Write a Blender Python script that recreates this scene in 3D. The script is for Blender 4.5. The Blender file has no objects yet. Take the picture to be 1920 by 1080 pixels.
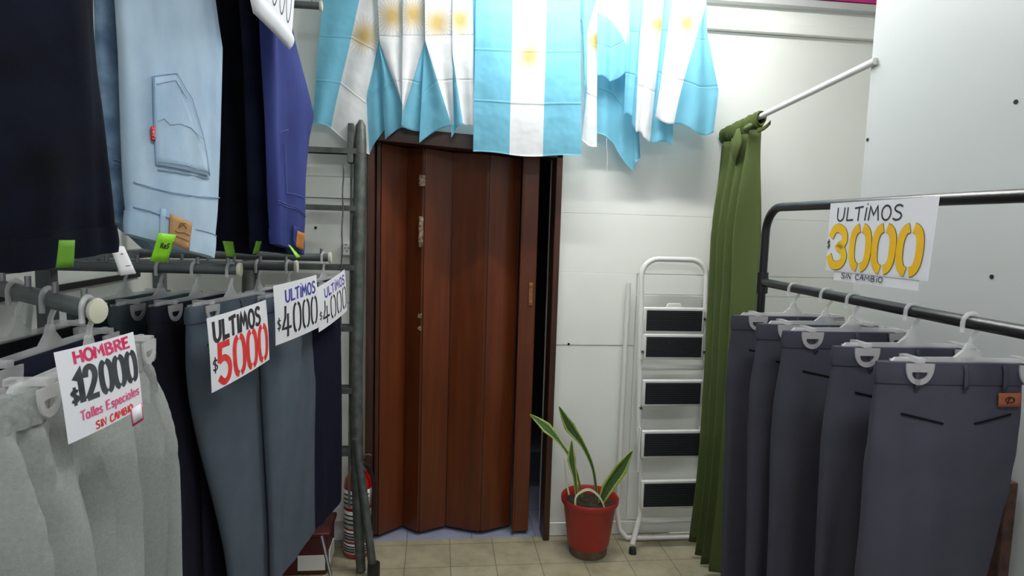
import bpy, math, random
from mathutils import Vector, Matrix, noise
from math import sin, cos, pi, radians, sqrt, exp, atan2

scene = bpy.context.scene
COL = scene.collection

# ------------------------------------------------------------------ camera
FPX, YAW, PIT, ROL = 1200.0, radians(6.7), radians(5.6), radians(1.7)
EYE = Vector((0, 0, 1.6))
FWD = Vector((sin(YAW)*cos(PIT), cos(YAW)*cos(PIT), -sin(PIT)))
_r0 = Vector((cos(YAW), -sin(YAW), 0))
_u0 = _r0.cross(FWD)
RGT = cos(ROL)*_r0 + sin(ROL)*_u0
UPV = -sin(ROL)*_r0 + cos(ROL)*_u0
cam_data = bpy.data.cameras.new('camera')
cam_data.sensor_width = 36.0
cam_data.lens = FPX/1920*36.0
cam_data.clip_start = 0.02
cam = bpy.data.objects.new('camera', cam_data)
COL.objects.link(cam)
M3 = Matrix((RGT, UPV, -FWD)).transposed()
cam.matrix_world = Matrix.Translation(EYE) @ M3.to_4x4()
scene.camera = cam

# ------------------------------------------------------------------ world, lamps, exposure
world = bpy.data.worlds.new('shop_ambience')
scene.world = world
world.use_nodes = True
world.node_tree.nodes['Background'].inputs[0].default_value = (0.94, 0.97, 1.0, 1)
world.node_tree.nodes['Background'].inputs[1].default_value = 0.42


def area(name, loc, target, sx, sy, power, color=(1, 1, 1)):
    d = bpy.data.lights.new(name, 'AREA')
    d.shape = 'RECTANGLE'
    d.size, d.size_y, d.energy, d.color = sx, sy, power, color
    o = bpy.data.objects.new(name, d)
    COL.objects.link(o)
    o.location = loc
    o.rotation_euler = (Vector(target)-Vector(loc)).to_track_quat('-Z', 'Y').to_euler()
    return o


area('shop_front_tube_light', (0.45, 0.1, 2.93), (0.45, 0.3, 0), 1.3, 0.3, 22, (0.97, 1.0, 0.99))

scene.view_settings.view_transform = 'Standard'
scene.view_settings.look = 'None'
scene.view_settings.exposure = 0.25
scene.view_settings.gamma = 1.0
scene.view_settings.use_curve_mapping = False


# ------------------------------------------------------------------ helpers
def ray(px, py):
    return FWD + RGT*((px-960)/FPX) - UPV*((py-540)/FPX)


def P(px, py, X=None, Y=None, Z=None):
    """a point of the photograph taken to a known wall, row or height in the room"""
    d = ray(px, py)
    if X is not None:
        t = (X-EYE.x)/d.x
    elif Y is not None:
        t = (Y-EYE.y)/d.y
    else:
        t = (Z-EYE.z)/d.z
    return EYE + d*t


def V3(x, y, z):
    return Vector((x, y, z))


def lerp(a, b, t):
    return a+(b-a)*t


def smooth(t):
    t = max(0.0, min(1.0, t))
    return t*t*(3-2*t)


def interp(pts, x):
    if x <= pts[0][0]:
        return pts[0][1]
    for (x0, y0), (x1, y1) in zip(pts, pts[1:]):
        if x <= x1:
            return lerp(y0, y1, (x-x0)/(x1-x0) if x1 > x0 else 0)
    return pts[-1][1]


def linear(c):
    return tuple((v/255/12.92 if v/255 <= 0.04045 else ((v/255+0.055)/1.055)**2.4) for v in c)


class MB:
    def __init__(self):
        self.v, self.f, self.uv, self.uv2 = [], [], {}, {}

    def add(self, p):
        self.v.append(Vector(p))
        return len(self.v)-1

    def box(self, c, s, rot=None):
        c = Vector(c)
        b = len(self.v)
        for dz in (-.5, .5):
            for dx, dy in ((-.5, -.5), (.5, -.5), (.5, .5), (-.5, .5)):
                q = Vector((dx*s[0], dy*s[1], dz*s[2]))
                if rot is not None:
                    q = rot @ q
                self.v.append(c+q)
        for q in ((3, 2, 1, 0), (4, 5, 6, 7), (0, 1, 5, 4), (1, 2, 6, 5), (2, 3, 7, 6), (3, 0, 4, 7)):
            self.f.append([b+i for i in q])
        return self

    def bar(self, a, b, w, h, up=(0, 0, 1)):
        """a rectangular bar from a to b, w across and h along up"""
        a, b = Vector(a), Vector(b)
        x = (b-a).normalized()
        y = Vector(up).cross(x)
        if y.length < 1e-6:
            y = Vector((0, 1, 0))
        y.normalize()
        z = x.cross(y)
        return self.box((a+b)/2, ((b-a).length, w, h), Matrix((x, y, z)).transposed())

    def loft(self, rings, cap0=True, cap1=True, closed=True):
        b = len(self.v)
        n = len(rings[0])
        for r in rings:
            for p in r:
                self.v.append(Vector(p))
        m = n if closed else n-1
        for i in range(len(rings)-1):
            for j in range(m):
                k = (j+1) % n
                self.f.append([b+i*n+j, b+i*n+k, b+(i+1)*n+k, b+(i+1)*n+j])
        if cap0:
            self.f.append([b+j for j in range(n)][::-1])
        if cap1:
            self.f.append([b+(len(rings)-1)*n+j for j in range(n)])
        return self

    def tube(self, path, r, n=10, caps=True, flat=1.0):
        path = [Vector(p) for p in path]
        rings = []
        t0 = (path[1]-path[0]).normalized()
        ref = Vector((0, 0, 1)) if abs(t0.z) < .9 else Vector((0, 1, 0))
        nrm = (ref - t0*ref.dot(t0)).normalized()
        for i, p in enumerate(path):
            if i == 0:
                t = t0
            elif i == len(path)-1:
                t = (path[i]-path[i-1]).normalized()
            else:
                t = ((path[i+1]-path[i]).normalized()+(path[i]-path[i-1]).normalized())
                t = t.normalized() if t.length > 1e-6 else t0
            nrm = (nrm - t*nrm.dot(t))
            nrm = nrm.normalized() if nrm.length > 1e-6 else t.orthogonal().normalized()
            bi = t.cross(nrm)
            rr = r[i] if isinstance(r, (list, tuple)) else r
            rings.append([p+nrm*(rr*cos(2*pi*k/n))+bi*(rr*flat*sin(2*pi*k/n)) for k in range(n)])
        return self.loft(rings, caps, caps)

    def lathe(self, c, prof, n=32, cap0=True, cap1=True):
        c = Vector(c)
        return self.loft([[c+Vector((r*cos(2*pi*k/n), r*sin(2*pi*k/n), z)) for k in range(n)] for r, z in prof], cap0, cap1)

    def grid(self, rows, uv=None, uv2=None):
        b = len(self.v)
        n = len(rows[0])
        for i, r in enumerate(rows):
            for j, p in enumerate(r):
                if uv:
                    self.uv[len(self.v)] = uv[i][j]
                if uv2:
                    self.uv2[len(self.v)] = uv2[i][j]
                self.v.append(Vector(p))
        for i in range(len(rows)-1):
            for j in range(n-1):
                self.f.append([b+i*n+j, b+i*n+j+1, b+(i+1)*n+j+1, b+(i+1)*n+j])
        return self

    def prism(self, outline, d):
        """closed outline pushed along vector d"""
        d = Vector(d)
        n = len(outline)
        b = len(self.v)
        for p in outline:
            self.v.append(Vector(p))
        for p in outline:
            self.v.append(Vector(p)+d)
        self.f.append(list(range(b, b+n)))
        self.f.append(list(range(b+n, b+2*n))[::-1])
        for i in range(n):
            k = (i+1) % n
            self.f.append([b+i, b+n+i, b+n+k, b+k])
        return self

    def build(self, name, mat, parent=None, bevel=0, solid=0, flat=False, sub=0, fix=True):
        me = bpy.data.meshes.new(name)
        org = parent.get('_o') if parent is not None else None
        vs = self.v
        me.from_pydata([tuple(p) for p in vs], [], self.f)
        if self.uv:
            l1 = me.uv_layers.new(name='main')
            for lp in me.loops:
                l1.data[lp.index].uv = self.uv.get(lp.vertex_index, (0, 0))
        if self.uv2:
            l2 = me.uv_layers.new(name='sun')
            for lp in me.loops:
                l2.data[lp.index].uv = self.uv2.get(lp.vertex_index, (9, 9))
        me.materials.append(mat)
        if fix:
            import bmesh
            bm = bmesh.new()
            bm.from_mesh(me)
            bmesh.ops.recalc_face_normals(bm, faces=bm.faces)
            bm.to_mesh(me)
            bm.free()
        if not flat:
            me.polygons.foreach_set('use_smooth', [True]*len(me.polygons))
            me.set_sharp_from_angle(angle=radians(42))
        me.update()
        o = bpy.data.objects.new(name, me)
        COL.objects.link(o)
        if parent is not None:
            o.parent = parent
        if solid:
            m = o.modifiers.new('thickness', 'SOLIDIFY')
            m.thickness = solid
            m.offset = 0
        if bevel:
            m = o.modifiers.new('bevel', 'BEVEL')
            m.width, m.segments, m.limit_method, m.angle_limit = bevel, 2, 'ANGLE', radians(50)
        if sub:
            m = o.modifiers.new('sub', 'SUBSURF')
            m.levels = m.render_levels = sub
        return o


def tag(o, label, cat, group=None, kind=None):
    o['label'] = label
    o['category'] = cat
    if group:
        o['group'] = group
    if kind:
        o['kind'] = kind
    return o


def thing(name, label, cat, loc=(0, 0, 0), rz=0.0, group=None, kind=None):
    o = bpy.data.objects.new(name, None)
    COL.objects.link(o)
    o.empty_display_size = 0.05
    o.location = loc
    o.rotation_euler = (0, 0, rz)
    return tag(o, label, cat, group, kind)


def dup(root, loc, rz, label, group=None):
    r = root.copy()
    COL.objects.link(r)
    r.location = loc
    r.rotation_euler = (0, 0, rz)
    r['label'] = label
    if group:
        r['group'] = group
    for ch in list(root.children):
        c = ch.copy()
        COL.objects.link(c)
        c.parent = r
        for g in list(ch.children):
            d = g.copy()
            COL.objects.link(d)
            d.parent = c
    return r


# ------------------------------------------------------------------ materials
def mat(name, rgb, rough=.6, metal=0, var=0.0, vscale=6.0, bump=0.0, bscale=60.0, stretch=(1, 1, 1), spec=.5, rgb2=None, coat=0.0, detail=4):
    """procedural surface: two colours mixed by noise, noise bump"""
    m = bpy.data.materials.new(name)
    m.use_nodes = True
    nt = m.node_tree
    b = nt.nodes['Principled BSDF']
    b.inputs['Roughness'].default_value = rough
    b.inputs['Metallic'].default_value = metal
    b.inputs['Specular IOR Level'].default_value = spec
    b.inputs['Coat Weight'].default_value = coat
    c = linear(rgb)
    tc = nt.nodes.new('ShaderNodeTexCoord')
    mp = nt.nodes.new('ShaderNodeMapping')
    mp.inputs['Scale'].default_value = stretch
    nt.links.new(tc.outputs['Object'], mp.inputs['Vector'])
    n = nt.nodes.new('ShaderNodeTexNoise')
    n.inputs['Scale'].default_value = vscale
    n.inputs['Detail'].default_value = detail
    nt.links.new(mp.outputs[0], n.inputs['Vector'])
    rmp = nt.nodes.new('ShaderNodeValToRGB')
    rmp.color_ramp.elements[0].position, rmp.color_ramp.elements[1].position = .32, .68
    if rgb2 is not None:
        c2 = linear(rgb2)
    else:
        c2 = tuple(v*(1-var) for v in c)
    rmp.color_ramp.elements[0].color = (*c2, 1)
    rmp.color_ramp.elements[1].color = (*c, 1)
    nt.links.new(n.outputs['Fac'], rmp.inputs['Fac'])
    nt.links.new(rmp.outputs['Color'], b.inputs['Base Color'])
    if bump:
        n2 = nt.nodes.new('ShaderNodeTexNoise')
        n2.inputs['Scale'].default_value = bscale
        n2.inputs['Detail'].default_value = 3
        nt.links.new(mp.outputs[0], n2.inputs['Vector'])
        bp = nt.nodes.new('ShaderNodeBump')
        bp.inputs['Strength'].default_value = bump
        bp.inputs['Distance'].default_value = .004
        nt.links.new(n2.outputs['Fac'], bp.inputs['Height'])
        nt.links.new(bp.outputs['Normal'], b.inputs['Normal'])
    return m


def plastic_clear(name, rgb, alpha):
    m = mat(name, rgb, rough=.28, spec=.6)
    nt = m.node_tree
    b = nt.nodes['Principled BSDF']
    tr = nt.nodes.new('ShaderNodeBsdfTransparent')
    mx = nt.nodes.new('ShaderNodeMixShader')
    mx.inputs[0].default_value = alpha
    out = nt.nodes['Material Output']
    nt.links.new(tr.outputs[0], mx.inputs[1])
    nt.links.new(b.outputs[0], mx.inputs[2])
    nt.links.new(mx.outputs[0], out.inputs['Surface'])
    return m


def floor_mat(name, c1, c2, cm, tile, mortar, grime):
    m = bpy.data.materials.new(name)
    m.use_nodes = True
    nt = m.node_tree
    b = nt.nodes['Principled BSDF']
    b.inputs['Roughness'].default_value = .45
    tc = nt.nodes.new('ShaderNodeTexCoord')
    br = nt.nodes.new('ShaderNodeTexBrick')
    br.offset, br.squash = 0, 1
    br.inputs['Scale'].default_value = 1
    br.inputs['Brick Width'].default_value = tile
    br.inputs['Row Height'].default_value = tile
    br.inputs['Mortar Size'].default_value = mortar
    br.inputs['Mortar Smooth'].default_value = .4
    br.inputs['Color1'].default_value = (*linear(c1), 1)
    br.inputs['Color2'].default_value = (*linear(c2), 1)
    br.inputs['Mortar'].default_value = (*linear(cm), 1)
    nt.links.new(tc.outputs['Object'], br.inputs['Vector'])
    n = nt.nodes.new('ShaderNodeTexNoise')
    n.inputs['Scale'].default_value = 7
    n.inputs['Detail'].default_value = 8
    n.inputs['Roughness'].default_value = .65
    nt.links.new(tc.outputs['Object'], n.inputs['Vector'])
    rp = nt.nodes.new('ShaderNodeValToRGB')
    rp.color_ramp.elements[0].position, rp.color_ramp.elements[1].position = .3, .62
    rp.color_ramp.elements[0].color = (grime, grime*.97, grime*.9, 1)
    rp.color_ramp.elements[1].color = (1, 1, 1, 1)
    nt.links.new(n.outputs['Fac'], rp.inputs['Fac'])
    mx = nt.nodes.new('ShaderNodeMix')
    mx.data_type, mx.blend_type = 'RGBA', 'MULTIPLY'
    mx.inputs[0].default_value = 1
    nt.links.new(br.outputs['Color'], mx.inputs[6])
    nt.links.new(rp.outputs['Color'], mx.inputs[7])
    nt.links.new(mx.outputs[2], b.inputs['Base Color'])
    return m


def flag_mat():
    m = bpy.data.materials.new('flag_polyester')
    m.use_nodes = True
    nt = m.node_tree
    L = nt.links.new
    out = nt.nodes['Material Output']
    nt.nodes.remove(nt.nodes['Principled BSDF'])
    uv = nt.nodes.new('ShaderNodeUVMap')
    uv.uv_map = 'main'
    sp = nt.nodes.new('ShaderNodeSeparateXYZ')
    L(uv.outputs[0], sp.inputs[0])

    def math_(op, a, b_=None):
        n = nt.nodes.new('ShaderNodeMath')
        n.operation = op
        for i, q in enumerate((a, b_)):
            if q is None:
                continue
            if isinstance(q, (int, float)):
                n.inputs[i].default_value = q
            else:
                L(q, n.inputs[i])
        return n.outputs[0]

    def mixc(f, a, b_):
        n = nt.nodes.new('ShaderNodeMix')
        n.data_type = 'RGBA'
        L(f, n.inputs[0])
        for i, q in ((6, a), (7, b_)):
            if isinstance(q, tuple):
                n.inputs[i].default_value = (*q, 1)
            else:
                L(q, n.inputs[i])
        return n.outputs[2]
    d = math_('ABSOLUTE', math_('SUBTRACT', sp.outputs[0], .5))
    white = math_('LESS_THAN', d, .1667)
    col = mixc(white, linear((124, 192, 218)), linear((240, 241, 244)))
    us = nt.nodes.new('ShaderNodeUVMap')
    us.uv_map = 'sun'
    ss = nt.nodes.new('ShaderNodeSeparateXYZ')
    L(us.outputs[0], ss.inputs[0])
    r = math_('SQRT', math_('ADD', math_('MULTIPLY', ss.outputs[0], ss.outputs[0]), math_('MULTIPLY', ss.outputs[1], ss.outputs[1])))
    ang = math_('ARCTAN2', ss.outputs[1], ss.outputs[0])
    rays = math_('ADD', math_('MULTIPLY', math_('SINE', math_('MULTIPLY', ang, 26)), .14), .86)
    # disc out to .45, rays thinning out to 1
    k = nt.nodes.new('ShaderNodeMapRange')
    k.inputs[1].default_value, k.inputs[2].default_value = .2, 1.1
    k.inputs[3].default_value, k.inputs[4].default_value = .85, 0
    L(math_('DIVIDE', r, rays), k.inputs[0])
    sunf = math_('MULTIPLY', k.outputs[0], white)
    col = mixc(sunf, col, linear((200, 166, 66)))
    # sewing creases + weave as bump
    sv = sp.outputs[1]
    cre = math_('ABSOLUTE', math_('SUBTRACT', math_('FRACT', math_('ADD', math_('MULTIPLY', sv, 4), .5)), .5))
    cr = nt.nodes.new('ShaderNodeMapRange')
    cr.inputs[1].default_value, cr.inputs[2].default_value = 0, .03
    cr.inputs[3].default_value, cr.inputs[4].default_value = 1, 0
    L(cre, cr.inputs[0])
    tc = nt.nodes.new('ShaderNodeTexCoord')
    nz = nt.nodes.new('ShaderNodeTexNoise')
    nz.inputs['Scale'].default_value = 9
    L(tc.outputs['Object'], nz.inputs['Vector'])
    hgt = math_('ADD', math_('MULTIPLY', cr.outputs[0], .2), nz.outputs['Fac'])
    bp = nt.nodes.new('ShaderNodeBump')
    bp.inputs['Strength'].default_value = .55
    bp.inputs['Distance'].default_value = .02
    L(hgt, bp.inputs['Height'])
    df = nt.nodes.new('ShaderNodeBsdfDiffuse')
    tl = nt.nodes.new('ShaderNodeBsdfTranslucent')
    mx = nt.nodes.new('ShaderNodeMixShader')
    mx.inputs[0].default_value = .34
    for s in (df, tl):
        L(col, s.inputs['Color'])
        L(bp.outputs[0], s.inputs['Normal'])
    L(df.outputs[0], mx.inputs[1])
    L(tl.outputs[0], mx.inputs[2])
    L(mx.outputs[0], out.inputs['Surface'])
    return m


def leaf_mat():
    m = mat('snake_plant_leaf', (56, 96, 44), .45)
    nt = m.node_tree
    b = nt.nodes['Principled BSDF']
    uv = nt.nodes.new('ShaderNodeUVMap')
    uv.uv_map = 'main'
    sp = nt.nodes.new('ShaderNodeSeparateXYZ')
    nt.links.new(uv.outputs[0], sp.inputs[0])
    rp = nt.nodes.new('ShaderNodeValToRGB')
    e = rp.color_ramp.elements
    e[0].position, e[0].color = 0.0, (*linear((176, 190, 92)), 1)
    e[1].position, e[1].color = 1.0, (*linear((176, 190, 92)), 1)
    for p_, c in ((.16, (168, 184, 88)), (.22, (52, 88, 42)), (.5, (70, 108, 56)), (.78, (52, 88, 42)), (.84, (168, 184, 88))):
        q = e.new(p_)
        q.color = (*linear(c), 1)
    nt.links.new(sp.outputs[0], rp.inputs['Fac'])
    wv = nt.nodes.new('ShaderNodeTexNoise')
    wv.inputs['Scale'].default_value = 3
    mp = nt.nodes.new('ShaderNodeMapping')
    mp.inputs['Scale'].default_value = (2, 12, 1)
    nt.links.new(uv.outputs[0], mp.inputs[0])
    nt.links.new(mp.outputs[0], wv.inputs['Vector'])
    r2 = nt.nodes.new('ShaderNodeValToRGB')
    r2.color_ramp.elements[0].position, r2.color_ramp.elements[0].color = .35, (.65, .65, .6, 1)
    r2.color_ramp.elements[1].position, r2.color_ramp.elements[1].color = .6, (1, 1, 1, 1)
    nt.links.new(wv.outputs['Fac'], r2.inputs['Fac'])
    mx = nt.nodes.new('ShaderNodeMix')
    mx.data_type, mx.blend_type = 'RGBA', 'MULTIPLY'
    mx.inputs[0].default_value = 1
    nt.links.new(rp.outputs['Color'], mx.inputs[6])
    nt.links.new(r2.outputs['Color'], mx.inputs[7])
    nt.links.new(mx.outputs[2], b.inputs['Base Color'])
    return m


WALL = mat('white_wall_paint', (238, 241, 236), .55, var=.05, vscale=1.5, bump=.06, bscale=30)
PANEL = mat('white_melamine_panel', (196, 199, 198), .4, var=.03, vscale=1.2, spec=.35)
CEIL = mat('white_ceiling_paint', (238, 240, 238), .8, var=.04)
PINK = mat('magenta_painted_edge', (196, 40, 130), .5)
SEAM = mat('wall_joint_shadow_gap', (120, 122, 118), .8)
HOLE = mat('dark_screw_hole', (30, 28, 26), .9)
FLOOR = floor_mat('beige_floor_tiles', (176, 170, 144), (168, 162, 136), (108, 102, 84), .2137, .0022, .66)
FLOORB = floor_mat('bluish_floor_tiles', (150, 156, 182), (146, 152, 178), (110, 114, 130), .33, .003, .85)
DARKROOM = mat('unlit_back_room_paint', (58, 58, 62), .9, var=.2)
WOOD = mat('brown_stained_wood', (101, 47, 19), .36, rgb2=(82, 36, 12), vscale=4, stretch=(7, 7, .5), bump=.08, bscale=30, spec=.45)
WOODD = mat('dark_stained_frame_wood', (74, 40, 26), .4, rgb2=(52, 28, 18), vscale=5, stretch=(7, 7, .5), spec=.5)
TAPE = mat('crinkled_clear_tape', (176, 150, 128), .2, rgb2=(110, 70, 45), vscale=60, bump=.8, bscale=90)
BRASS = mat('worn_brass', (164, 112, 66), .35, metal=.7, var=.3, vscale=40)
STEEL = mat('grey_painted_steel', (106, 112, 115), .42, metal=.35, var=.25, vscale=14, bump=.1, bscale=90)
LADDERM = mat('dark_worn_metal', (92, 97, 94), .5, metal=.3, rgb2=(66, 70, 68), vscale=25, bump=.3, bscale=120)
CHROME = mat('dull_chrome', (150, 152, 155), .3, metal=.9, var=.2, vscale=30)
CAPW = mat('ivory_plastic_cap', (214, 210, 192), .45)
BLACKT = mat('black_rack_paint', (30, 30, 32), .35, var=.3, vscale=30, bump=.1, bscale=200)
WHITEP = mat('white_ladder_enamel', (228, 228, 226), .35, var=.03)
RUBBER = mat('black_ribbed_rubber', (28, 31, 38), .75, var=.15, vscale=40, bump=.2, bscale=160)
CLEAR = plastic_clear('clear_hanger_plastic', (236, 238, 238), .36)
CLEARP = plastic_clear('clear_clip_plastic', (230, 226, 228), .34)
PAPER = mat('white_sign_paper', (232, 232, 238), .6, var=.02, vscale=3, bump=.05, bscale=12)
INKB = mat('black_marker_ink', (26, 27, 32), .6, rgb2=(52, 54, 60), vscale=50)
INKG = mat('grey_black_stencil_ink', (44, 46, 52), .7, rgb2=(74, 78, 82), vscale=30)
INKR = mat('red_stencil_paint', (214, 36, 40), .55, rgb2=(228, 70, 66), vscale=40)
INKM = mat('crimson_marker_ink', (206, 30, 84), .6, rgb2=(222, 72, 120), vscale=60)
INKP = mat('pink_marker_ink', (214, 64, 122), .6, rgb2=(226, 110, 150), vscale=60)
INKBL = mat('blue_marker_ink', (44, 44, 150), .6, rgb2=(70, 70, 165), vscale=60)
INKY = mat('yellow_stencil_paint', (246, 202, 34), .5, rgb2=(238, 178, 20), vscale=9)
GREEND = mat('shaded_green_card_back', (96, 146, 36), .7)  # green card backs, with the shade under the jeans put into the colour
GREENT = mat('bright_green_card', (136, 212, 34), .5)
TAGW = mat('white_tag_card', (224, 222, 224), .6)
KRAFT = mat('tan_leather_patch', (182, 138, 92), .7, var=.15, vscale=40)
COPPER = mat('rust_orange_leather_patch', (158, 84, 52), .6, var=.2, vscale=40)
ORANGEP = mat('orange_tan_leather_patch', (190, 124, 58), .6, var=.2, vscale=40)
REDTAB = mat('red_fabric_tab', (206, 34, 40), .7)
STITCH = mat('pale_blue_seam_thread', (150, 170, 196), .9)
STITCHN = mat('faded_navy_seam_thread', (92, 100, 160), .9)
FAB = dict(bump=.2, bscale=350, spec=.12)
SWEAT = mat('heather_grey_fleece', (150, 153, 151), .95, rgb2=(140, 144, 142), vscale=160, **FAB)
SLATE = mat('slate_blue_twill', (84, 94, 106), .85, var=.12, vscale=12, **FAB)
SLATE2 = mat('blue_grey_twill', (84, 94, 106), .85, var=.12, vscale=12, **FAB)
NAVYT = mat('dark_navy_twill', (21, 24, 42), .85, var=.15, vscale=12, **FAB)
TEAL = mat('grey_teal_twill', (70, 84, 90), .85, var=.15, vscale=12, **FAB)
INDIGO = mat('black_indigo_twill', (38, 38, 52), .85, var=.15, vscale=12, **FAB)
BLKT = mat('black_cotton', (18, 19, 25), .9, var=.2, vscale=12, **FAB)
CHAR = mat('charcoal_grey_suiting', (72, 71, 83), .82, var=.1, vscale=10, **FAB)
DENL = mat('bleached_light_denim', (190, 210, 228), .9, rgb2=(156, 182, 208), vscale=9, bump=.15, bscale=420, spec=.1, stretch=(1, 1, .5))
DENM = mat('mottled_acid_wash_denim', (150, 178, 204), .9, rgb2=(82, 108, 140), vscale=16, bump=.15, bscale=420, spec=.1)
DENB = mat('royal_blue_denim', (62, 72, 132), .9, rgb2=(50, 58, 112), vscale=9, bump=.15, bscale=420, spec=.1, stretch=(1, 1, .4))
DENN = mat('dark_navy_denim', (22, 26, 48), .9, rgb2=(12, 14, 30), vscale=9, bump=.15, bscale=420, spec=.1)
DENK = mat('blue_black_denim', (19, 22, 38), .9, rgb2=(10, 11, 18), vscale=9, bump=.15, bscale=420, spec=.1)
CURT = mat('olive_green_curtain_cloth', (78, 91, 52), .85, var=.12, vscale=5, bump=.15, bscale=200, spec=.15)
POT = mat('red_flower_pot_plastic', (166, 44, 34), .45, var=.12, vscale=9)
POTB = mat('muddy_pot_base', (112, 92, 74), .8, rgb2=(86, 64, 50), vscale=25)
SOIL = mat('dark_potting_soil', (58, 46, 34), 1, rgb2=(26, 21, 16), vscale=50, bump=1, bscale=70)
LEAF = leaf_mat()
STEMW = mat('pale_dry_leaf', (206, 208, 178), .5)
REDEXT = mat('fire_extinguisher_red', (178, 22, 24), .3, coat=.4)
BLKP = mat('black_plastic', (24, 24, 26), .5)
LABELW = mat('white_printed_label', (226, 226, 222), .5)
CRATER = mat('dark_red_plastic', (78, 14, 17), .5)
SOCK = mat('white_socket_plastic', (224, 224, 220), .4)
BROWNB = mat('brown_speckled_board', (86, 58, 46), .7, rgb2=(44, 30, 26), vscale=28)
FLAG = flag_mat()
TUBE = mat('lit_fluorescent_tube', (255, 255, 250), .5)
TUBE.node_tree.nodes['Principled BSDF'].inputs['Emission Color'].default_value = (1.0, .985, .95, 1)
TUBE.node_tree.nodes['Principled BSDF'].inputs['Emission Strength'].default_value = 166

# ------------------------------------------------------------------ the room
D = 3.15          # back wall
LX, RX = -1.32, 1.46
H = 2.95


def structure(mb, name, m, label, cat, **k):
    o = mb.build(name, m, **k)
    return tag(o, label, cat, kind='structure')


b = MB()
fl = b.box((0.5-.086, .5-2.865, -.025), (4.6, 5.33, .05)).build('floor', FLOOR, flat=True)
fl.location = (.086, 2.865-.065, 0)
tag(fl, 'worn beige square floor tiles of the shop', 'floor', kind='structure')
fl.location = (.086, 2.865, 0)
for v in fl.data.vertices:        # trim the tiled floor at the doorway line
    v.co.y = (D-.018-2.865) if v.co.y > -1 else -3.4
# wall with doorway
DX0, DX1, DZ = -.315, .565, 2.03
b = MB()
b.box(((LX-.1+DX0)/2, D+.06, H/2), (DX0-LX+.1, .12, H))
b.box(((DX1+2.5)/2, D+.06, H/2), (2.5-DX1, .12, H))
b.box(((DX0+DX1)/2, D+.06, (DZ+H)/2), (DX1-DX0, .12, H-DZ))
structure(b, 'wall_back', WALL, 'white painted back wall around the brown folding door', 'wall', flat=True)
structure(MB().box((LX-.05, .9, H/2), (.1, 4.6, H)), 'wall_left', WALL, 'white left wall behind the hanging trousers', 'wall', flat=True)
structure(MB().box((RX+.012, .55, 1.44), (.024, 3.1, 2.88)), 'wall_right', PANEL, 'smooth white partition panel behind the right rack', 'wall', bevel=.002, flat=True)
structure(MB().box((2.45, 2.6, H/2), (.1, 1.4, H)), 'wall_fitting_room', WALL, 'white far wall of the fitting corner behind the partition', 'wall', flat=True)
structure(MB().box((.5, .9, H+.03), (4.4, 4.7, .06)), 'ceiling', CEIL, 'white ceiling above the shop', 'ceiling', flat=True)
# unlit room behind the door
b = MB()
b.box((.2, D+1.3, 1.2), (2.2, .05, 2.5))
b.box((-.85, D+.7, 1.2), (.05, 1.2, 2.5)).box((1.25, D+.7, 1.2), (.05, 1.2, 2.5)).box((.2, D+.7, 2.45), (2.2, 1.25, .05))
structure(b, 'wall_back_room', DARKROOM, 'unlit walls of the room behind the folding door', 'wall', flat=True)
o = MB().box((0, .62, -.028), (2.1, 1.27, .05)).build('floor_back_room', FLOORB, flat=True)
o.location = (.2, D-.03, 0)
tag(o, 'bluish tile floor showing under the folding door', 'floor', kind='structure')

# trims on the back wall
structure(MB().box((1.0, D-.02, 2.612), (3.0, .04, .05)), 'trim_1', WALL, 'white ledge strip across the back wall above the flags', 'trim', bevel=.003, flat=True)
structure(MB().box((1.0, D-.025, 2.735), (3.0, .05, .035)), 'trim_2', PANEL, 'white top beam along the back wall', 'trim', bevel=.003, flat=True)
structure(MB().box((1.5, D-.03, 2.785), (2.0, .06, .06)), 'trim_3', PINK, 'magenta edge strip along the top of the back wall', 'trim', flat=True)
structure(MB().box(((.60+2.4)/2, D-.008, .035), (1.80, .016, .07)), 'baseboard_back', WALL, 'low white skirting along the back wall right of the door', 'baseboard', bevel=.003, flat=True)
# wall boards: right of the door the wall is lined with boards that leave thin joints
b = MB()
zs = [(.075, 1.0035), (1.006, 1.3729), (1.3740, 1.6690), (1.6700, 2.585)]
for i, (z0, z1) in enumerate(zs):
    th = (.006, .009, .0062, .0055)[i]
    x1 = 1.005 if i < 2 else 2.35
    b.box(((.60+x1)/2, D-th/2, (z0+z1)/2), (x1-.60, th, z1-z0))
b.box(((1.010+2.35)/2, D-.006, .67), (2.35-1.010, .012, 1.19))
b.box(((1.010+2.35)/2, D-.003, 1.321), (2.35-1.010, .006, .10))
structure(b, 'trim_4', WALL, 'white boards lining the back wall right of the door', 'wall panel', bevel=.0015, flat=True)
b = MB()
for z0, z1, th in ((.1, 1.20, .008), (1.205, 1.70, .01), (1.704, 1.80, .02), (1.805, 2.58, .006)):
    b.box(((LX+DX0-.04)/2, D-th/2, (z0+z1)/2), (DX0-.04-LX, th, z1-z0))
structure(b, 'trim_5', WALL, 'white boards lining the back wall behind the dark ladder', 'wall panel', bevel=.0015, flat=True)
structure(MB().box((LX+.006, 1.6, 1.335), (.012, 2.8, .022)), 'trim_6', BLKP, 'thin dark strip along the left wall', 'trim', flat=True)

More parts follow.
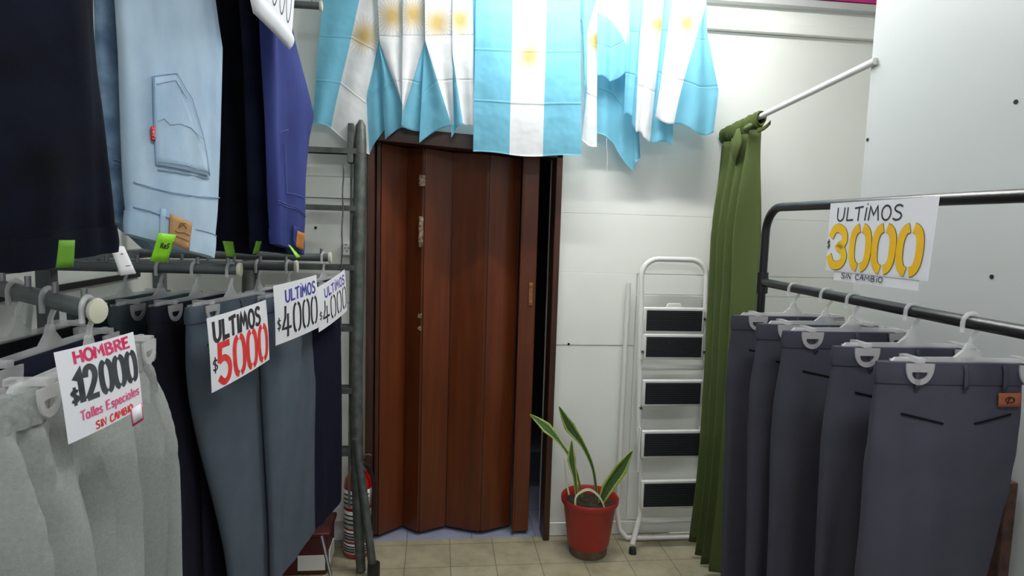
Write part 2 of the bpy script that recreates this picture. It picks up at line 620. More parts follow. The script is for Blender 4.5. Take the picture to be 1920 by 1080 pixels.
# screw holes in the walls
for i, (q, lab) in enumerate(((dict(px=1905, py=191, X=RX), 'dark screw hole high on the white partition panel at the right edge'),
                              (dict(px=1627, py=262, X=RX), 'dark screw hole near the front edge of the partition panel'),
                              (dict(px=1860, py=519, X=RX), 'dark round hole right of the yellow price sign'),
                              (dict(px=1066, py=645, Y=D-.006), 'tiny hole below the board joint right of the door'),
                              (dict(px=588, py=360, Y=D-.01), 'upper dark hole in the wall left of the dark ladder'),
                              (dict(px=592, py=427, Y=D-.01), 'lower dark hole in the wall left of the dark ladder'))):
    p = P(**q)
    r = .006 if i < 3 else .0065
    mb = MB()
    if 'X' in q:
        mb.loft([[(-.002+.003*k, r*cos(2*pi*a/12), r*sin(2*pi*a/12)) for a in range(12)] for k in (0, 1)])
    else:
        mb.loft([[(r*cos(2*pi*a/12), -.003+.004*k, r*sin(2*pi*a/12)) for a in range(12)] for k in (0, 1)])
    o = mb.build('screw_hole', HOLE)
    o.location = p
    tag(o, lab, 'hole', 'screw holes in the white walls')

# fluorescent batten on the ceiling
bt = thing('ceiling_light', 'white fluorescent batten on the ceiling in front of the flags', 'ceiling light', (.70, 2.56, H))
MB().box((0, 0, -.03), (1.26, .07, .055)).build('housing', SOCK, bt, bevel=.006)
MB().tube([V3(-.6, 0, -.085), V3(0, 0, -.085), V3(.6, 0, -.085)], .014, 16).build('tube', TUBE, bt)
for x in (-.615, .615):
    MB().box((x, 0, -.075), (.025, .035, .05)).build('lamp_holder', SOCK, bt, bevel=.003)

# ------------------------------------------------------------------ door frame and folding door
fr = thing('door_frame', 'dark brown wooden frame around the folding door', 'door frame', ((DX0+DX1)/2, D, 0), kind='structure')
cx = (DX0+DX1)/2


def fb(mb, name, m, **k):
    for v in mb.v:
        v -= Vector((cx, D, 0))
    return mb.build(name, m, fr, **k)


fb(MB().box((DX0-.004, D+.0, 1.0), (.032, .13, 2.0)), 'jamb', WOODD, bevel=.003, flat=True)
fb(MB().box((DX1+.012, D+.0, .985), (.03, .13, 1.97)), 'jamb', WOODD, bevel=.003, flat=True)
# the head sags to the right
fb(MB().bar((DX0-.02, D, 2.012), (DX1+.027, D, 1.962), .13, .07, up=(0, 0, 1)), 'header', WOODD, bevel=.003, flat=True)

door = thing('door_1', 'brown wooden accordion folding door almost closed', 'door', (0, D+.06, 0), kind='structure')
plan = [(-.279, 3.158), (-.157, 3.262), (-.072, 3.182), (.066, 3.246), (.243, 3.170), (.405, 3.238)]


def dtop(x):
    return 1.975 - (x+.33)*.057


def door_panel(a, c, th=.011):
    mb = MB()
    (x0, y0), (x1, y1) = a, c
    n = Vector((y1-y0, -(x1-x0), 0)).normalized()*th/2
    q = [Vector((x0, y0, 0))-n, Vector((x1, y1, 0))-n, Vector((x1, y1, 0))+n, Vector((x0, y0, 0))+n]
    off = Vector((0, D+.06, 0))
    bot = [p-off+Vector((0, 0, .016)) for p in q]
    top = [p-off+Vector((0, 0, dtop(p.x))) for p in q]
    mb.loft([bot, top])
    return mb


for a, c in zip(plan, plan[1:]):
    g = .0035
    v = Vector((c[0]-a[0], c[1]-a[1]))
    e = v.normalized()*g
    door_panel((a[0]+e.x, a[1]+e.y), (c[0]-e.x, c[1]-e.y)).build('panel', WOOD, door, bevel=.003, flat=True)
    if a[0] in (-.157, .066):
        pass
for x, y in plan[1:]:      # hinge strips where panels meet
    MB().box((x, y-D-.06+.006, (dtop(x)+.016)/2), (.008, .006, dtop(x)-.03)).build('hinge_strip', WOODD, door, flat=True)
# left fixed strip and pull stile
MB().box((-.288, 3.165-D-.06, 1.0), (.02, .03, 1.95)).build('wall_strip', WOODD, door, bevel=.003, flat=True)
st = MB().box((.452, 3.175-D-.06, .98), (.082, .026, 1.93))
st.box((.413, 3.168-D-.06, .98), (.012, .034, 1.93))
stile = st.build('pull_stile', WOOD, door, bevel=.004, flat=True)
hb = MB().box((.467, 3.1595-D-.06, 1.258), (.022, .005, .115))
hb.box((.467, 3.157-D-.06, 1.30), (.014, .006, .012)).box((.467, 3.157-D-.06, 1.216), (.014, .006, .012))
h = hb.build('pull_handle', BRASS, stile, bevel=.002)
h['label'] = 'small worn brass pull handle'
# torn tape and splintered edge on the left folds
random.seed(4)
for z0, z1, w in ((1.775, 1.83, .03), (1.48, 1.63, .022), (1.13, 1.15, .02), (1.07, 1.085, .018)):
    rows = []
    for i in range(9):
        z = lerp(z0, z1, i/8)
        rows.append([(-.088+w*(j/5-.3)+.002*sin(i*2.1), 3.176-D-.06-.004*random.random(), z+.006*random.random()*(1 if j % 2 else -1)) for j in range(6)])
    t = MB().grid(rows).build('torn_tape', TAPE, door, solid=.0012)
    t['label'] = 'scrap of torn crinkled tape'

# ------------------------------------------------------------------ wall socket
p = P(652, 467, Y=D-.011)
sk = thing('wall_socket', 'small white wall socket behind the dark ladder', 'socket', p)
MB().box((0, -.012, 0), (.05, .03, .062)).build('housing', SOCK, sk, bevel=.005)
hm = MB()
for x, z in ((-.008, .006), (.008, .006), (0, -.008), (-.004, .022)):
    hm.box((x, -.028, z), (.005, .003, .005))
hm.build('socket_hole', HOLE, sk, flat=True)


# ------------------------------------------------------------------ trousers hanging by the waist
def superell(a, w, d, n=3.0):
    c, s = cos(a), sin(a)
    return (w/2*math.copysign(abs(c)**(2/n), c), d/2*math.copysign(abs(s)**(2/n), s))


def make_trousers(label, loc, rz, W, L, m, seed=0, style='chino', group=None, hip=1.12, leg=.22, amp=1.0, detail=True, name='trousers', rise=.27, open_legs=.0, half=None, hem=0.0):
    t = thing(name, label, 'trousers', loc, rz, group)
    hipW = W*hip
    NA = 64 if detail else 36
    body = MB()

    def halfw(d):
        return .5*interp([(0, W), (.05, W*1.005), (rise*.75, hipW), (rise, hipW*1.0)], d)

    def thick(d):
        return (1 if detail else .62)*interp([(0, .026), (.04, .034), (.16, .058), (rise, .066), (L*.6, .056), (L, .05)], d)

    def fold(x, d):
        r = smooth((d-.05)/.35)
        f = .022*noise.noise((x*7+seed*3.1, d*.9, seed*1.7)) + .010*noise.noise((x*19, d*1.6+seed, seed*2.3))
        y = amp*r*f
        if style == 'sweat':
            g = smooth((d-.045)/.03)*exp(-max(0, d-.06)/.22)
            ph = x*2*pi*17 + 2.4*noise.noise((x*9, d*2, seed))
            y += g*.013*sin(ph)
            y -= .066*smooth((d-.045)/.2)*(abs(sin(x*pi*10.5 + 1.5*noise.noise((x*3, d*.7, seed+5)) + seed))**.75-.6)
        else:
            # soft pull wrinkles that fan out below the waistband
            g = exp(-((d-.2)/.12)**2)
            y += .004*amp*g*noise.noise((x*16, d*14, seed+9))
        return y

    def sect(xc, w, d_, dep, n=3.0, groove=0):
        out = []
        for k in range(NA):
            x, y = superell(2*pi*k/NA, w, dep, n)
            X = xc+x
            yy = y+fold(X, d_)
            if groove:
                yy += groove*exp(-(X/.012)**2)*(-1 if y > 0 else 1)
            out.append((X, yy, -d_))
        return out

    rings = []
    NR = 26 if detail else 12
    for i in range(NR+1):
        d = (rise+.02)*i/NR
        rings.append(sect(0, 2*halfw(d), d, thick(d), 3.2, .010*smooth((d-.06)/.1)))
    body.loft(rings, True, False)
    NL = 44 if detail else 18
    if half is not None:
        # folded lengthwise: the two legs lie on one another, edges drawn in by half = (left, right) at the hem
        rings = []
        for i in range(NL+NR+1):
            d = L*i/(NL+NR)
            tt = smooth(max(0, d-.1)/(L-.1))**.85
            hw = halfw(min(d, rise))
            xl, xr = -hw+half[0]*tt, hw-half[1]*tt
            r = sect((xl+xr)/2, xr-xl, d, thick(d), 2.8)
            if hem:
                r = [(x, y, z+hem*(x-xl)/(xr-xl)*tt) for x, y, z in r]
            rings.append(r)
        body = MB().loft(rings)
    for s in (() if half is not None else (-1, 1)):
        rings = []
        for i in range(NL+1):
            d = lerp(rise-.015, L, i/NL)
            tt = smooth((d-rise)/(L-rise))
            lw = lerp(hipW/2*.995, leg, tt**.8)
            xc = s*(lerp(hipW/4, leg/2+.006+open_legs, tt**.9)+.002)
            dep = thick(d)
            r = sect(xc, lw, d, dep, 2.6)
            if style == 'chino':
                r = [(x, y - .010*exp(-((x-xc)/.014)**2)*(1 if y < fold(x, d) else -1)*smooth((d-rise)/.2), z) for x, y, z in r]
            rings.append(r)
        body.loft(rings, False, True)
    body.build('fabric_body', m, t)

    def fy(x, d):
        """front surface"""
        w = 2*halfw(min(d, rise))
        q = min(1, abs(2*x/w))
        return -thick(d)/2*(max(0, 1-q**3.2))**(1/3.2)+fold(x, d)

    # waistband
    wb = MB()
    rings = []
    wh = .042 if style == 'chino' else .048
    for i in range(9):
        d = -.003 + (wh+.003)*i/8
        bul = .004*sin(pi*min(1, max(0, i/8)))
        w, dep = 2*halfw(max(0, d))+.006+bul, thick(max(0, d))+.005+bul*1.5
        r = []
        NB = 160 if style == 'sweat' else NA
        for k in range(NB):
            x, y = superell(2*pi*k/NB, w, dep, 3.2)
            yy = y+fold(x, max(0, d))
            if style == 'sweat':
                yy += .0022*sin(x*2*pi*38)*(1 if i not in (2, 5) else -.3)
                yy += .004*sin(x*2*pi*9+seed)
            r.append((x, yy, -d))
        rings.append(r)
    wb.loft(rings, True, True)
    wb.build('waistband', m, t)
    if not detail:
        return t, fy
    if style == 'chino':
        for x in (-W*.27, W*.06, W*.33):
            lb = MB()
            pts = [(x, fy(x, d)-.006, -d) for d in (-.002, .012, .026, .04, .052)]
            rows = [[(px_-.005, py_-(.003 if 0 < i < 4 else 0), pz), (px_+.005, py_-(.003 if 0 < i < 4 else 0), pz)] for i, (px_, py_, pz) in enumerate(pts)]
            lb.grid(rows).build('belt_loop', m, t, solid=.003)
        for (xa, da), (xb, db) in (((-W*.36, .105), (-W*.08, .125)), ((W*.14, .125), (W*.40, .105))):
            pk = MB().tube([(lerp(xa, xb, q/8), fy(lerp(xa, xb, q/8), lerp(da, db, q/8))-.0018, -lerp(da, db, q/8)) for q in range(9)], .0022, 6)
            pk.build('welt_pocket', BLKT, t)
        if half is not None:
            return t, fy
        se = MB()
        se.tube([(.002, fy(.002, d)-.001, -d) for d in [wh+.002+(rise-wh)*q/14 for q in range(15)]], .0012, 5)
        se.build('centre_seam', m, t)
    return t, fy


# ------------------------------------------------------------------ clip hangers
def annulus(mb, outer, inner, d):
    d = Vector(d)
    n = len(outer)
    b = len(mb.v)
    for ring in (outer, inner):
        for p in ring:
            mb.v.append(Vector(p))
        for p in ring:
            mb.v.append(Vector(p)+d)
    for i in range(n):
        k = (i+1) % n
        o0, o1, i0, i1 = b, b+n, b+2*n, b+3*n
        mb.f += [[o0+i, o0+k, i0+k, i0+i], [o1+i, i1+i, i1+k, o1+k], [o0+i, o1+i, o1+k, o0+k], [i0+i, i0+k, i1+k, i1+i]]


HANG = []


def make_hanger(label, loc, rz, group, bar_r=.014, half=.17, drop=.085):
    """origin on the axis of the bar it hangs from"""
    key = (round(half, 3), round(drop, 3), round(bar_r, 3))
    for k, root in HANG:
        if k == key:
            return dup(root, loc, rz, label, group)
    t = thing('clip_hanger', label, 'hanger', loc, rz, group)
    R = bar_r+.005
    path = [(-R*1.0, 0, -.022)] + [(R*cos(a), 0, R*sin(a)) for a in [pi - pi*q/10 for q in range(11)]]
    path += [(R*.8, 0, -.018), (.004, 0, -.034), (0, 0, -.05)]
    MB().tube(path, .0048, 8).build('hook', CLEAR, t)
    c = MB()
    # neck fans out into the crossbar
    out = [(-.006, -.004, -.045), (.006, -.004, -.045), (.012, -.004, -.060), (.032, -.004, -drop+.006), (half, -.004, -drop+.004), (half+.008, -.004, -drop-.004), (half, -.004, -drop-.014), (-half, -.004, -drop-.014), (-half-.008, -.004, -drop-.004), (-half, -.004, -drop+.004), (-.032, -.004, -drop+.006), (-.012, -.004, -.060)]
    c.prism(out, (0, .008, 0))
    c.build('crossbar', CLEAR, t, flat=True)
    for s in (-1, 1):
        k = MB()
        x0 = s*(half-.038)
        def moon(w, top_, bot_, y):
            # half moon: flat top, round lower edge
            out = [(x0+w*lerp(-1, 1, q/7), y, top_) for q in range(8)]
            return out + [(x0+w*cos(pi*q/17), y, top_-(top_-bot_)*sin(pi*q/17)**.8) for q in range(1, 17)]
        for y in (-.030, .025):
            annulus(k, moon(.031, -drop-.004, -drop-.050, y), moon(.018, -drop-.022, -drop-.038, y), (0, .004, 0))
        k.box((x0, 0, -drop+.002), (.018, .058, .010))
        k.build('clip', CLEARP, t)
    HANG.append((key, t))
    return t


# ------------------------------------------------------------------ paper signs with hand lettering
def arc(cx, cy, rx, ry, a0, a1, n=14, p=2.0):
    out = []
    for q in range(n+1):
        a = radians(lerp(a0, a1, q/n))
        c, s = cos(a), sin(a)
        out.append((cx+rx*math.copysign(abs(c)**(2/p), c), cy+ry*math.copysign(abs(s)**(2/p), s)))
    return out


GL = {
    'U': [[(.04, 1), (.04, .3), (.12, .1), (.32, 0), (.55, .05), (.74, .28), (.82, 1)]],
    'L': [[(.12, 1), (.06, .03), (.75, .06)]],
    'T': [[(.0, .92), (.85, 1.0)], [(.45, .97), (.40, 0)]],
    'I': [[(.2, 1), (.14, 0)]],
    'j': [[(.24, .92), (.14, 0)], [(.30, 1.16), (.34, 1.18)]],
    'M': [[(.0, 0), (.12, 1), (.48, .38), (.84, 1), (.98, 0)]],
    'O': [arc(.42, .5, .42, .5, 100, 460, 22)],
    'S': [[(.8, .88), (.55, 1), (.25, .95), (.12, .76), (.3, .58), (.62, .46), (.76, .26), (.6, .06), (.3, 0), (.02, .1)]],
    'H': [[(.05, 1), (.0, 0)], [(.75, 1), (.78, 0)], [(.03, .5), (.76, .55)]],
    'B': [[(.06, 0), (.06, 1), (.5, .98), (.68, .78), (.5, .56), (.08, .52)], [(.4, .54), (.74, .4), (.72, .12), (.42, 0), (.06, 0)]],
    'R': [[(.06, 0), (.06, 1), (.55, .97), (.72, .75), (.52, .54), (.08, .48)], [(.35, .5), (.78, 0)]],
    'E': [[(.72, 1), (.08, .98), (.04, 0), (.74, .03)], [(.07, .5), (.6, .53)]],
    'N': [[(.0, 0), (.04, 1), (.7, 0), (.76, 1)]],
    'C': [[(.75, .9), (.45, 1), (.12, .75), (.06, .35), (.25, .04), (.55, 0), (.78, .14)]],
    'A': [[(.0, 0), (.32, 1), (.5, 1), (.74, 0)], [(.12, .42), (.68, .46)]],
    'P': [[(.06, 0), (.08, 1), (.55, .97), (.7, .74), (.5, .52), (.08, .46)]],
    'a': [[(.62, .55), (.3, .64), (.04, .4), (.1, .08), (.36, .0), (.6, .22), (.62, .6), (.66, .06), (.78, .0)]],
    'l': [[(.15, 1.0), (.12, .1), (.3, .0)]],
    'e': [[(.04, .3), (.6, .38), (.5, .6), (.2, .62), (.03, .35), (.15, .05), (.45, 0), (.66, .12)]],
    's': [[(.56, .56), (.28, .64), (.08, .48), (.5, .2), (.36, .0), (.02, .08)]],
    'p': [[(.08, .6), (.05, -.35)], [(.08, .5), (.35, .64), (.6, .4), (.45, .08), (.1, .08)]],
    'c': [[(.55, .54), (.25, .62), (.03, .32), (.2, .02), (.58, .08)]],
    'i': [[(.12, .6), (.1, 0)], [(.12, .82), (.14, .86)]],
    '$': [[(.7, .76), (.4, .84), (.12, .7), (.3, .54), (.6, .42), (.7, .26), (.45, .12), (.08, .2)], [(.42, 1.04), (.36, -.08)]],
    '0': [arc(.385, .5, .33, .5, 99, 261, 18, 2.5), arc(.455, .5, .33, .5, -81, 81, 18, 2.5)],
    'o': [arc(.42, .5, .42, .5, 100, 452, 22)],
    '1': [[(.05, .72), (.38, .98), (.38, 0)]],
    '2': [[(.04, .72), (.12, .92), (.36, 1), (.62, .9), (.68, .68), (.5, .42), (.06, .04)], [(.06, .03), (.76, .03)]],
    '3': [[(.06, .78), (.2, .95), (.42, 1), (.66, .9), (.74, .72), (.66, .58), (.46, .5), (.66, .42), (.76, .26), (.66, .08), (.4, 0), (.16, .05), (.02, .24)]],
    '4': [[(.34, 1), (.30, .62), (.04, .24), (.85, .24)], [(.55, .72), (.52, -.06)]],
    '5': [[(.76, .96), (.16, .96), (.11, .55)], [(.11, .57), (.4, .62), (.68, .5), (.76, .28), (.62, .06), (.34, 0), (.06, .14)]],
    'x': [[(.0, .3), (.3, .6), (.5, .2), (.8, .5)]],
}
ROUND = set('USC3ae25cs$p')
GW = {'L': .80, 'T': .88, 'I': .42, 'j': .45, 'l': .36, 'i': .34, 'M': 1.15, ' ': .6, '0': .90, '1': .62, '$': .8, 's': .7, 'e': .78, 'c': .72, 'a': .85, 'p': .75}


def ribbon(mb, S, pts, hw, off):
    """pen stroke of half width hw (metres, u/v scaled by S.w S.h) laid on surface S"""
    pts = [Vector((p[0]*S.w, p[1]*S.h)) for p in pts]
    dense = [pts[0]]
    for a, c in zip(pts, pts[1:]):
        n = max(1, int((c-a).length/.012))
        for q in range(1, n+1):
            dense.append(a.lerp(c, q/n))
    pts = dense
    L, R = [], []
    for i, p in enumerate(pts):
        a = pts[max(0, i-1)]
        c = pts[min(len(pts)-1, i+1)]
        t = (c-a)
        t = t.normalized() if t.length > 1e-9 else Vector((1, 0))
        n = Vector((-t.y, t.x))
        k = 1.0
        if 0 < i < len(pts)-1:
            t1 = (pts[i]-pts[i-1]).normalized()
            k = 1/max(.6, abs(t1.dot(t)))
        e = p
        if i == 0:
            e = p - t*hw*.3
        if i == len(pts)-1:
            e = p + t*hw*.3
        L.append(e+n*hw*k)
        R.append(e-n*hw*k)
    rows = [[S(q.x/S.w, q.y/S.h, off), S(r.x/S.w, r.y/S.h, off)] for q, r in zip(L, R)]
    mb.grid(rows)


class Sheet:
    def __init__(self, TL, TR, BR, BL, bulge=0.0):
        self.c = [Vector(p) for p in (TL, TR, BR, BL)]
        self.w = ((self.c[1]-self.c[0]).length+(self.c[2]-self.c[3]).length)/2
        self.h = ((self.c[3]-self.c[0]).length+(self.c[2]-self.c[1]).length)/2
        self.n = (self.c[1]-self.c[3]).cross(self.c[0]-self.c[2]).normalized()
        mid = sum(self.c, Vector())/4
        if self.n.dot(EYE-mid) < 0:
            self.n = -self.n
        self.bulge = bulge
        self.o = Vector((0, 0, 0))

    def __call__(self, u, v, off=0.0):
        TL, TR, BR, BL = self.c
        p = (BL*(1-u)+BR*u)*(1-v)+(TL*(1-u)+TR*u)*v
        uu, vv = min(1, max(0, u)), min(1, max(0, v))
        return p + self.n*(off + self.bulge*4*uu*(1-uu) + self.bulge*.6*sin(2.2*vv+.4)) - self.o


def write(mb, S, text, u0, v0, width, height, hw, off=.0009, slope=0.0, slant=0.0, tight=1.0):
    tot = sum(GW.get(c, .95)*tight for c in text)
    sc = width/tot
    x = 0
    for c in text:
        for st_ in GL.get(c, []):
            if c in ROUND and len(st_) > 3:
                n = len(st_)
                pts = []
                for i in range(n-1):
                    p0, p1, p2, p3 = st_[max(0, i-1)], st_[i], st_[i+1], st_[min(n-1, i+2)]
                    for k in range(5):
                        t = k/5
                        pts.append(tuple(.5*(2*p1[d]+(p2[d]-p0[d])*t+(2*p0[d]-5*p1[d]+4*p2[d]-p3[d])*t*t+(3*p1[d]-p0[d]-3*p2[d]+p3[d])*t**3) for d in (0, 1)))
                st_ = pts+[st_[-1]]
            ribbon(mb, S, [(u0+(x+q[0]*.9)*sc+slant*q[1]*height, v0+q[1]*height+slope*x*sc) for q in st_], hw, off)
        x += GW.get(c, .95)*tight


def make_sign(label, quad, writings, bulge=.006, group='hand lettered price signs', strip=None, extra=None):
    S = Sheet(*quad, bulge=bulge)
    base = (S.c[2]+S.c[3])/2
    S.o = base
    t = thing('price_sign', label, 'sign', base, 0, group)
    N = 14
    rows = [[S(i/N, j/N) for i in range(N+1)] for j in range(N+1)]
    MB().grid(rows).build('paper', PAPER, t, solid=.0008, flat=True)
    if strip:
        u0, u1, v0, v1 = strip
        MB().grid([[S(lerp(u0, u1, i/8), lerp(v0, v1, j/3), -.0012) for i in range(9)] for j in range(4)]).build('lower_paper_strip', PAPER, t, solid=.0006, flat=True)
    for nm, m, items in writings:
        mb = MB()
        for it in items:
            write(mb, S, *it[:6], **(it[6] if len(it) > 6 else {}))
        mb.build(nm, m, t, solid=.0003, fix=False, flat=True)
    if extra:
        extra(t, S)
    return t, S


# ------------------------------------------------------------------ folded jeans hanging waist down
class Plane:
    """upright plane through c; local x runs along the row, front is local -y"""
    def __init__(self, c, rz):
        self.c = Vector((c[0], c[1], 0))
        self.rz = rz
        self.d = Vector((cos(rz), sin(rz), 0))
        self.n = Vector((sin(rz), -cos(rz), 0))

    def loc(self, px, py):
        d = ray(px, py)
        t = (self.c-EYE).dot(self.n)/d.dot(self.n)
        p = EYE+d*t
        return ((p-self.c).dot(self.d), p.z)


def make_jeans(label, c, rz, left, right, bottom, ztop, m, thick=.045, seed=0, group=None, band=.05, fold_amp=1.0, stitch=None, seam=True):
    """left/right: photo outlines of the two edges, bottom: outline of the hem of the waistband (left to right)"""
    pl = Plane(c, rz)
    le = sorted((pl.loc(*q)[::-1] for q in left))
    re = sorted((pl.loc(*q)[::-1] for q in right))
    bo = [pl.loc(*q) for q in bottom]
    z0 = min(q[1] for q in bo)
    t = thing('folded_jeans', label, 'jeans', (c[0], c[1], z0), rz, group)
    x0, x1 = bo[0][0], bo[-1][0]
    bs = [((x-x0)/(x1-x0), z-z0) for x, z in bo]

    def zb(s):
        return interp(bs, s)

    def xs(s, z):
        return lerp(interp(le, z), interp(re, z), s)

    def fold(s, z):
        x = s*.3
        return fold_amp*(.020*noise.noise((x*9+seed, z*1.1, seed*1.3))+.007*noise.noise((x*26, z*3.0, seed)))

    def th(z, d):
        return thick*(.62+.38*smooth(d/.12))

    NA, NZ = 56, 46

    def ring(d, zt, grow=0.0):
        r = []
        for k in range(NA):
            a = 2*pi*k/NA
            cx_, sy_ = superell(a, 1.0, 1.0, 3.4)
            s = .5+cx_
            zz = zb(min(1, max(0, s)))
            z = z0+zz + d*(zt-z0-zz*smooth(1-d))/1.0 if False else z0+zz*(1-d)+d*(zt-z0)
            y = sy_*(th(z, d*(zt-z0))+grow*2)+fold(s, z)
            x = xs(s, z)+grow*(2*s-1)
            r.append((x, y, z-z0))
        return r
    mb = MB()
    rings = [ring(i/NZ, ztop) for i in range(NZ+1)]
    # rounded fold over the hanger bar at the top
    top = rings[-1]
    for q in range(1, 5):
        a = q/4*pi/2
        rings.append([(x, y*cos(a)*.999+.001*0, z+thick*.5*sin(a)) for x, y, z in top])
    mb.loft(rings)
    mb.build('fabric_body', m, t)
    full = ztop-z0
    wb = MB()
    rs = []
    for i in range(9):
        d = (-.003+(band+.003)*i/8)/full
        g = .0022+.0015*sin(pi*i/8)
        rs.append(ring(max(d, -.02), ztop, g))
    wb.loft(rs).build('waistband', m, t)

    def front(s, z):
        """local point on the front; z in world height"""
        d = max(0, min(1, (z-z0-zb(s))/(ztop-z0-zb(s))))
        q = min(1, abs(2*s-1))
        y = -.5*(max(0, 1-q**3.4))**(1/3.4)*th(z, d*full)+fold(s, z)
        return Vector((xs(s, z), y, z-z0))

    def fpx(px, py, off=.002):
        x, z = pl.loc(px, py)
        a, c_ = interp(le, z), interp(re, z)
        s = min(.98, max(.02, (x-a)/(c_-a)))
        p = front(s, z)
        p.y -= off
        return p
    if stitch and seam:
        sm = MB()
        for dz in (.0, .007):
            sm.tube([front(q/24, z0+zb(q/24)+.118+dz)+Vector((0, -.0012, 0)) for q in range(1, 24)], .0011, 5)
        sm.build('yoke_seam', stitch, t)
    return t, fpx, front, pl


def card(t_name, label, quad, m, group, extra=None, cat='tag'):
    """a small hanging card given by four world corners TL TR BR BL"""
    S = Sheet(*quad, bulge=.0015)
    base = S.c[0].lerp(S.c[1], .5)
    S.o = base
    t = thing(t_name, label, cat, base, 0, group)
    MB().grid([[S(i/4, j/4) for i in range(5)] for j in range(5)]).build('card', m, t, solid=.001)
    if extra:
        extra(t, S)
    return t


# ------------------------------------------------------------------ left rack
rk = thing('wall_rack', 'grey steel display rack along the left wall with straight arms', 'clothes rack', (-1.15, 1.9, 0))
RO = Vector((-1.15, 1.9, 0))


def rb(mb, name, m, parent=None, **k):
    for v in mb.v:
        v -= RO
    return mb.build(name, m, parent or rk, **k)


for y in (.70, 2.07, 2.86):
    rb(MB().box((-1.17, y, 1.35), (.045, .04, 2.7)), 'upright', STEEL, bevel=.004, flat=True)
for z in (1.45, 2.47, .12):
    rb(MB().box((-1.135, 1.79, z), (.03, 2.22, .035)), 'rail', STEEL, bevel=.004, flat=True)
ARMS = [((-1.12, 1.50, 1.475), (-.575, 1.150, 1.435)),
        ((-1.13, 1.99, 1.446), (-.590, 1.985, 1.444)),
        ((-1.12, 2.27, 1.436), (-.487, 2.270, 1.436)),
        ((-1.12, 2.58, 1.452), (-.424, 2.580, 1.452)),
        ((-1.12, 1.05, 2.47), (-.58, 1.05, 2.47)),
        ((-1.12, 1.42, 2.47), (-.52, 1.42, 2.47)),
        ((-1.12, 2.02, 2.47), (-.43, 2.02, 2.47)),
        ((-1.12, 2.845, 2.485), (-.506, 2.845, 2.485))]
for a, c in ARMS:
    a, c = Vector(a), Vector(c)
    d = (c-a).normalized()
    arm = rb(MB().tube([a, a.lerp(c, .5), c], .0155, 14), 'arm', STEEL)
    n = int((c-a).length/.085)
    for q in range(n):
        p = c - d*(.03+.085*q)
        pm = MB().tube([p+Vector((0, 0, .012)), p+Vector((0, 0, .034))], .0055, 8)
        for v in pm.v:
            v -= RO
        pm.build('stop_pin', CHROME, arm)
    cap = MB()
    side = d.cross(Vector((0, 0, 1))).normalized()
    upd = side.cross(d)
    cap.loft([[c+d*e+side*(r*cos(2*pi*k/18)*.9)+upd*(r*1.15*sin(2*pi*k/18)) for k in range(18)] for e, r in ((-.002, .017), (.004, .0195), (.009, .018), (.011, .01))])
    for v in cap.v:
        v -= RO
    k = cap.build('end_cap', CAPW, arm)
    k['label'] = 'ivory plastic end cap'
rb(MB().tube([P(603, 1005, Y=2.72), P(620, 1080, Y=2.66)], .008, 8), 'stand_leg', CHROME)

# --- trousers on the lower arms: (front pair first, then those behind it on the same arm)
GL_ = 'trousers on the lower arms of the left rack'
GH_ = 'clear clip hangers on the left rack'


def hang_on(arm, back, yaw_deg, W, L, m, label, hlabel, seed, style='chino', detail=True, off=(0, 0, 0), **k):
    a, c = Vector(ARMS[arm][0]), Vector(ARMS[arm][1])
    d = (c-a).normalized()
    p = c - d*(.022+back)
    rz = radians(yaw_deg)
    make_hanger(hlabel, p, rz, GH_, bar_r=.0155, half=W*.5-.035, drop=.085)
    q = p+Vector((0, 0, -.093))+Vector(off)
    return make_trousers(label, q, rz, W, L, m, seed, style, GL_, detail=detail, **k), q


(sw, sfy), q = hang_on(0, 0, 92, .50, 1.08, SWEAT, 'heather grey sweatpants with gathered elastic waist, front of the nearest left arm', 'clear hanger holding the grey sweatpants', 3, 'sweat', hip=1.27, leg=.29, amp=1.2, rise=.40, half=(-.05, -.02))
hang_on(0, .115, 90, .46, 1.05, NAVYT, 'dark navy trousers directly behind the grey sweatpants', 'clear hanger of the dark navy trousers behind the sweatpants', 5, detail=False)
hang_on(0, .22, 88, .46, 1.05, BLKT, 'black trousers second behind the grey sweatpants', 'clear hanger of the black trousers behind the sweatpants', 6, detail=False)
hang_on(1, 0, 75, .41, 1.0, SLATE, 'slate blue-grey trousers behind the red price sign', 'clear hanger above the red price sign', 8, hip=1.02, amp=.7, half=(.19, -.01))
hang_on(1, .10, 78, .43, 1.0, INDIGO, 'black-indigo trousers just behind the slate trousers with the red price sign', 'second hanger from the tip on the middle left arm', 9, detail=False, leg=.20)
hang_on(1, .20, 80, .44, 1.0, TEAL, 'grey-teal trousers third on the middle left arm', 'third hanger from the tip on the middle left arm', 10, detail=False)
hang_on(1, .30, 80, .44, 1.0, TEAL, 'grey-teal trousers innermost on the middle left arm, nearest the wall', 'innermost hanger on the middle left arm', 11, detail=False)
hang_on(2, 0, 80, .41, .97, SLATE2, 'blue-grey trousers hanging behind the nearer sign with blue lettering', 'clear hanger above the nearer sign with blue lettering', 13, hip=1.03, amp=.9, half=(.05, .0), hem=.03)
hang_on(2, .10, 82, .41, .96, INDIGO, 'black-indigo trousers behind the blue-grey pair on the third left arm', 'second hanger on the third left arm', 14, detail=False)
hang_on(3, 0, 80, .34, .96, NAVYT, 'dark navy trousers farthest along the row, beside the dark ladder', 'clear hanger above the farther sign with blue lettering', 16, hip=1.02, amp=.6, half=(.03, .0))


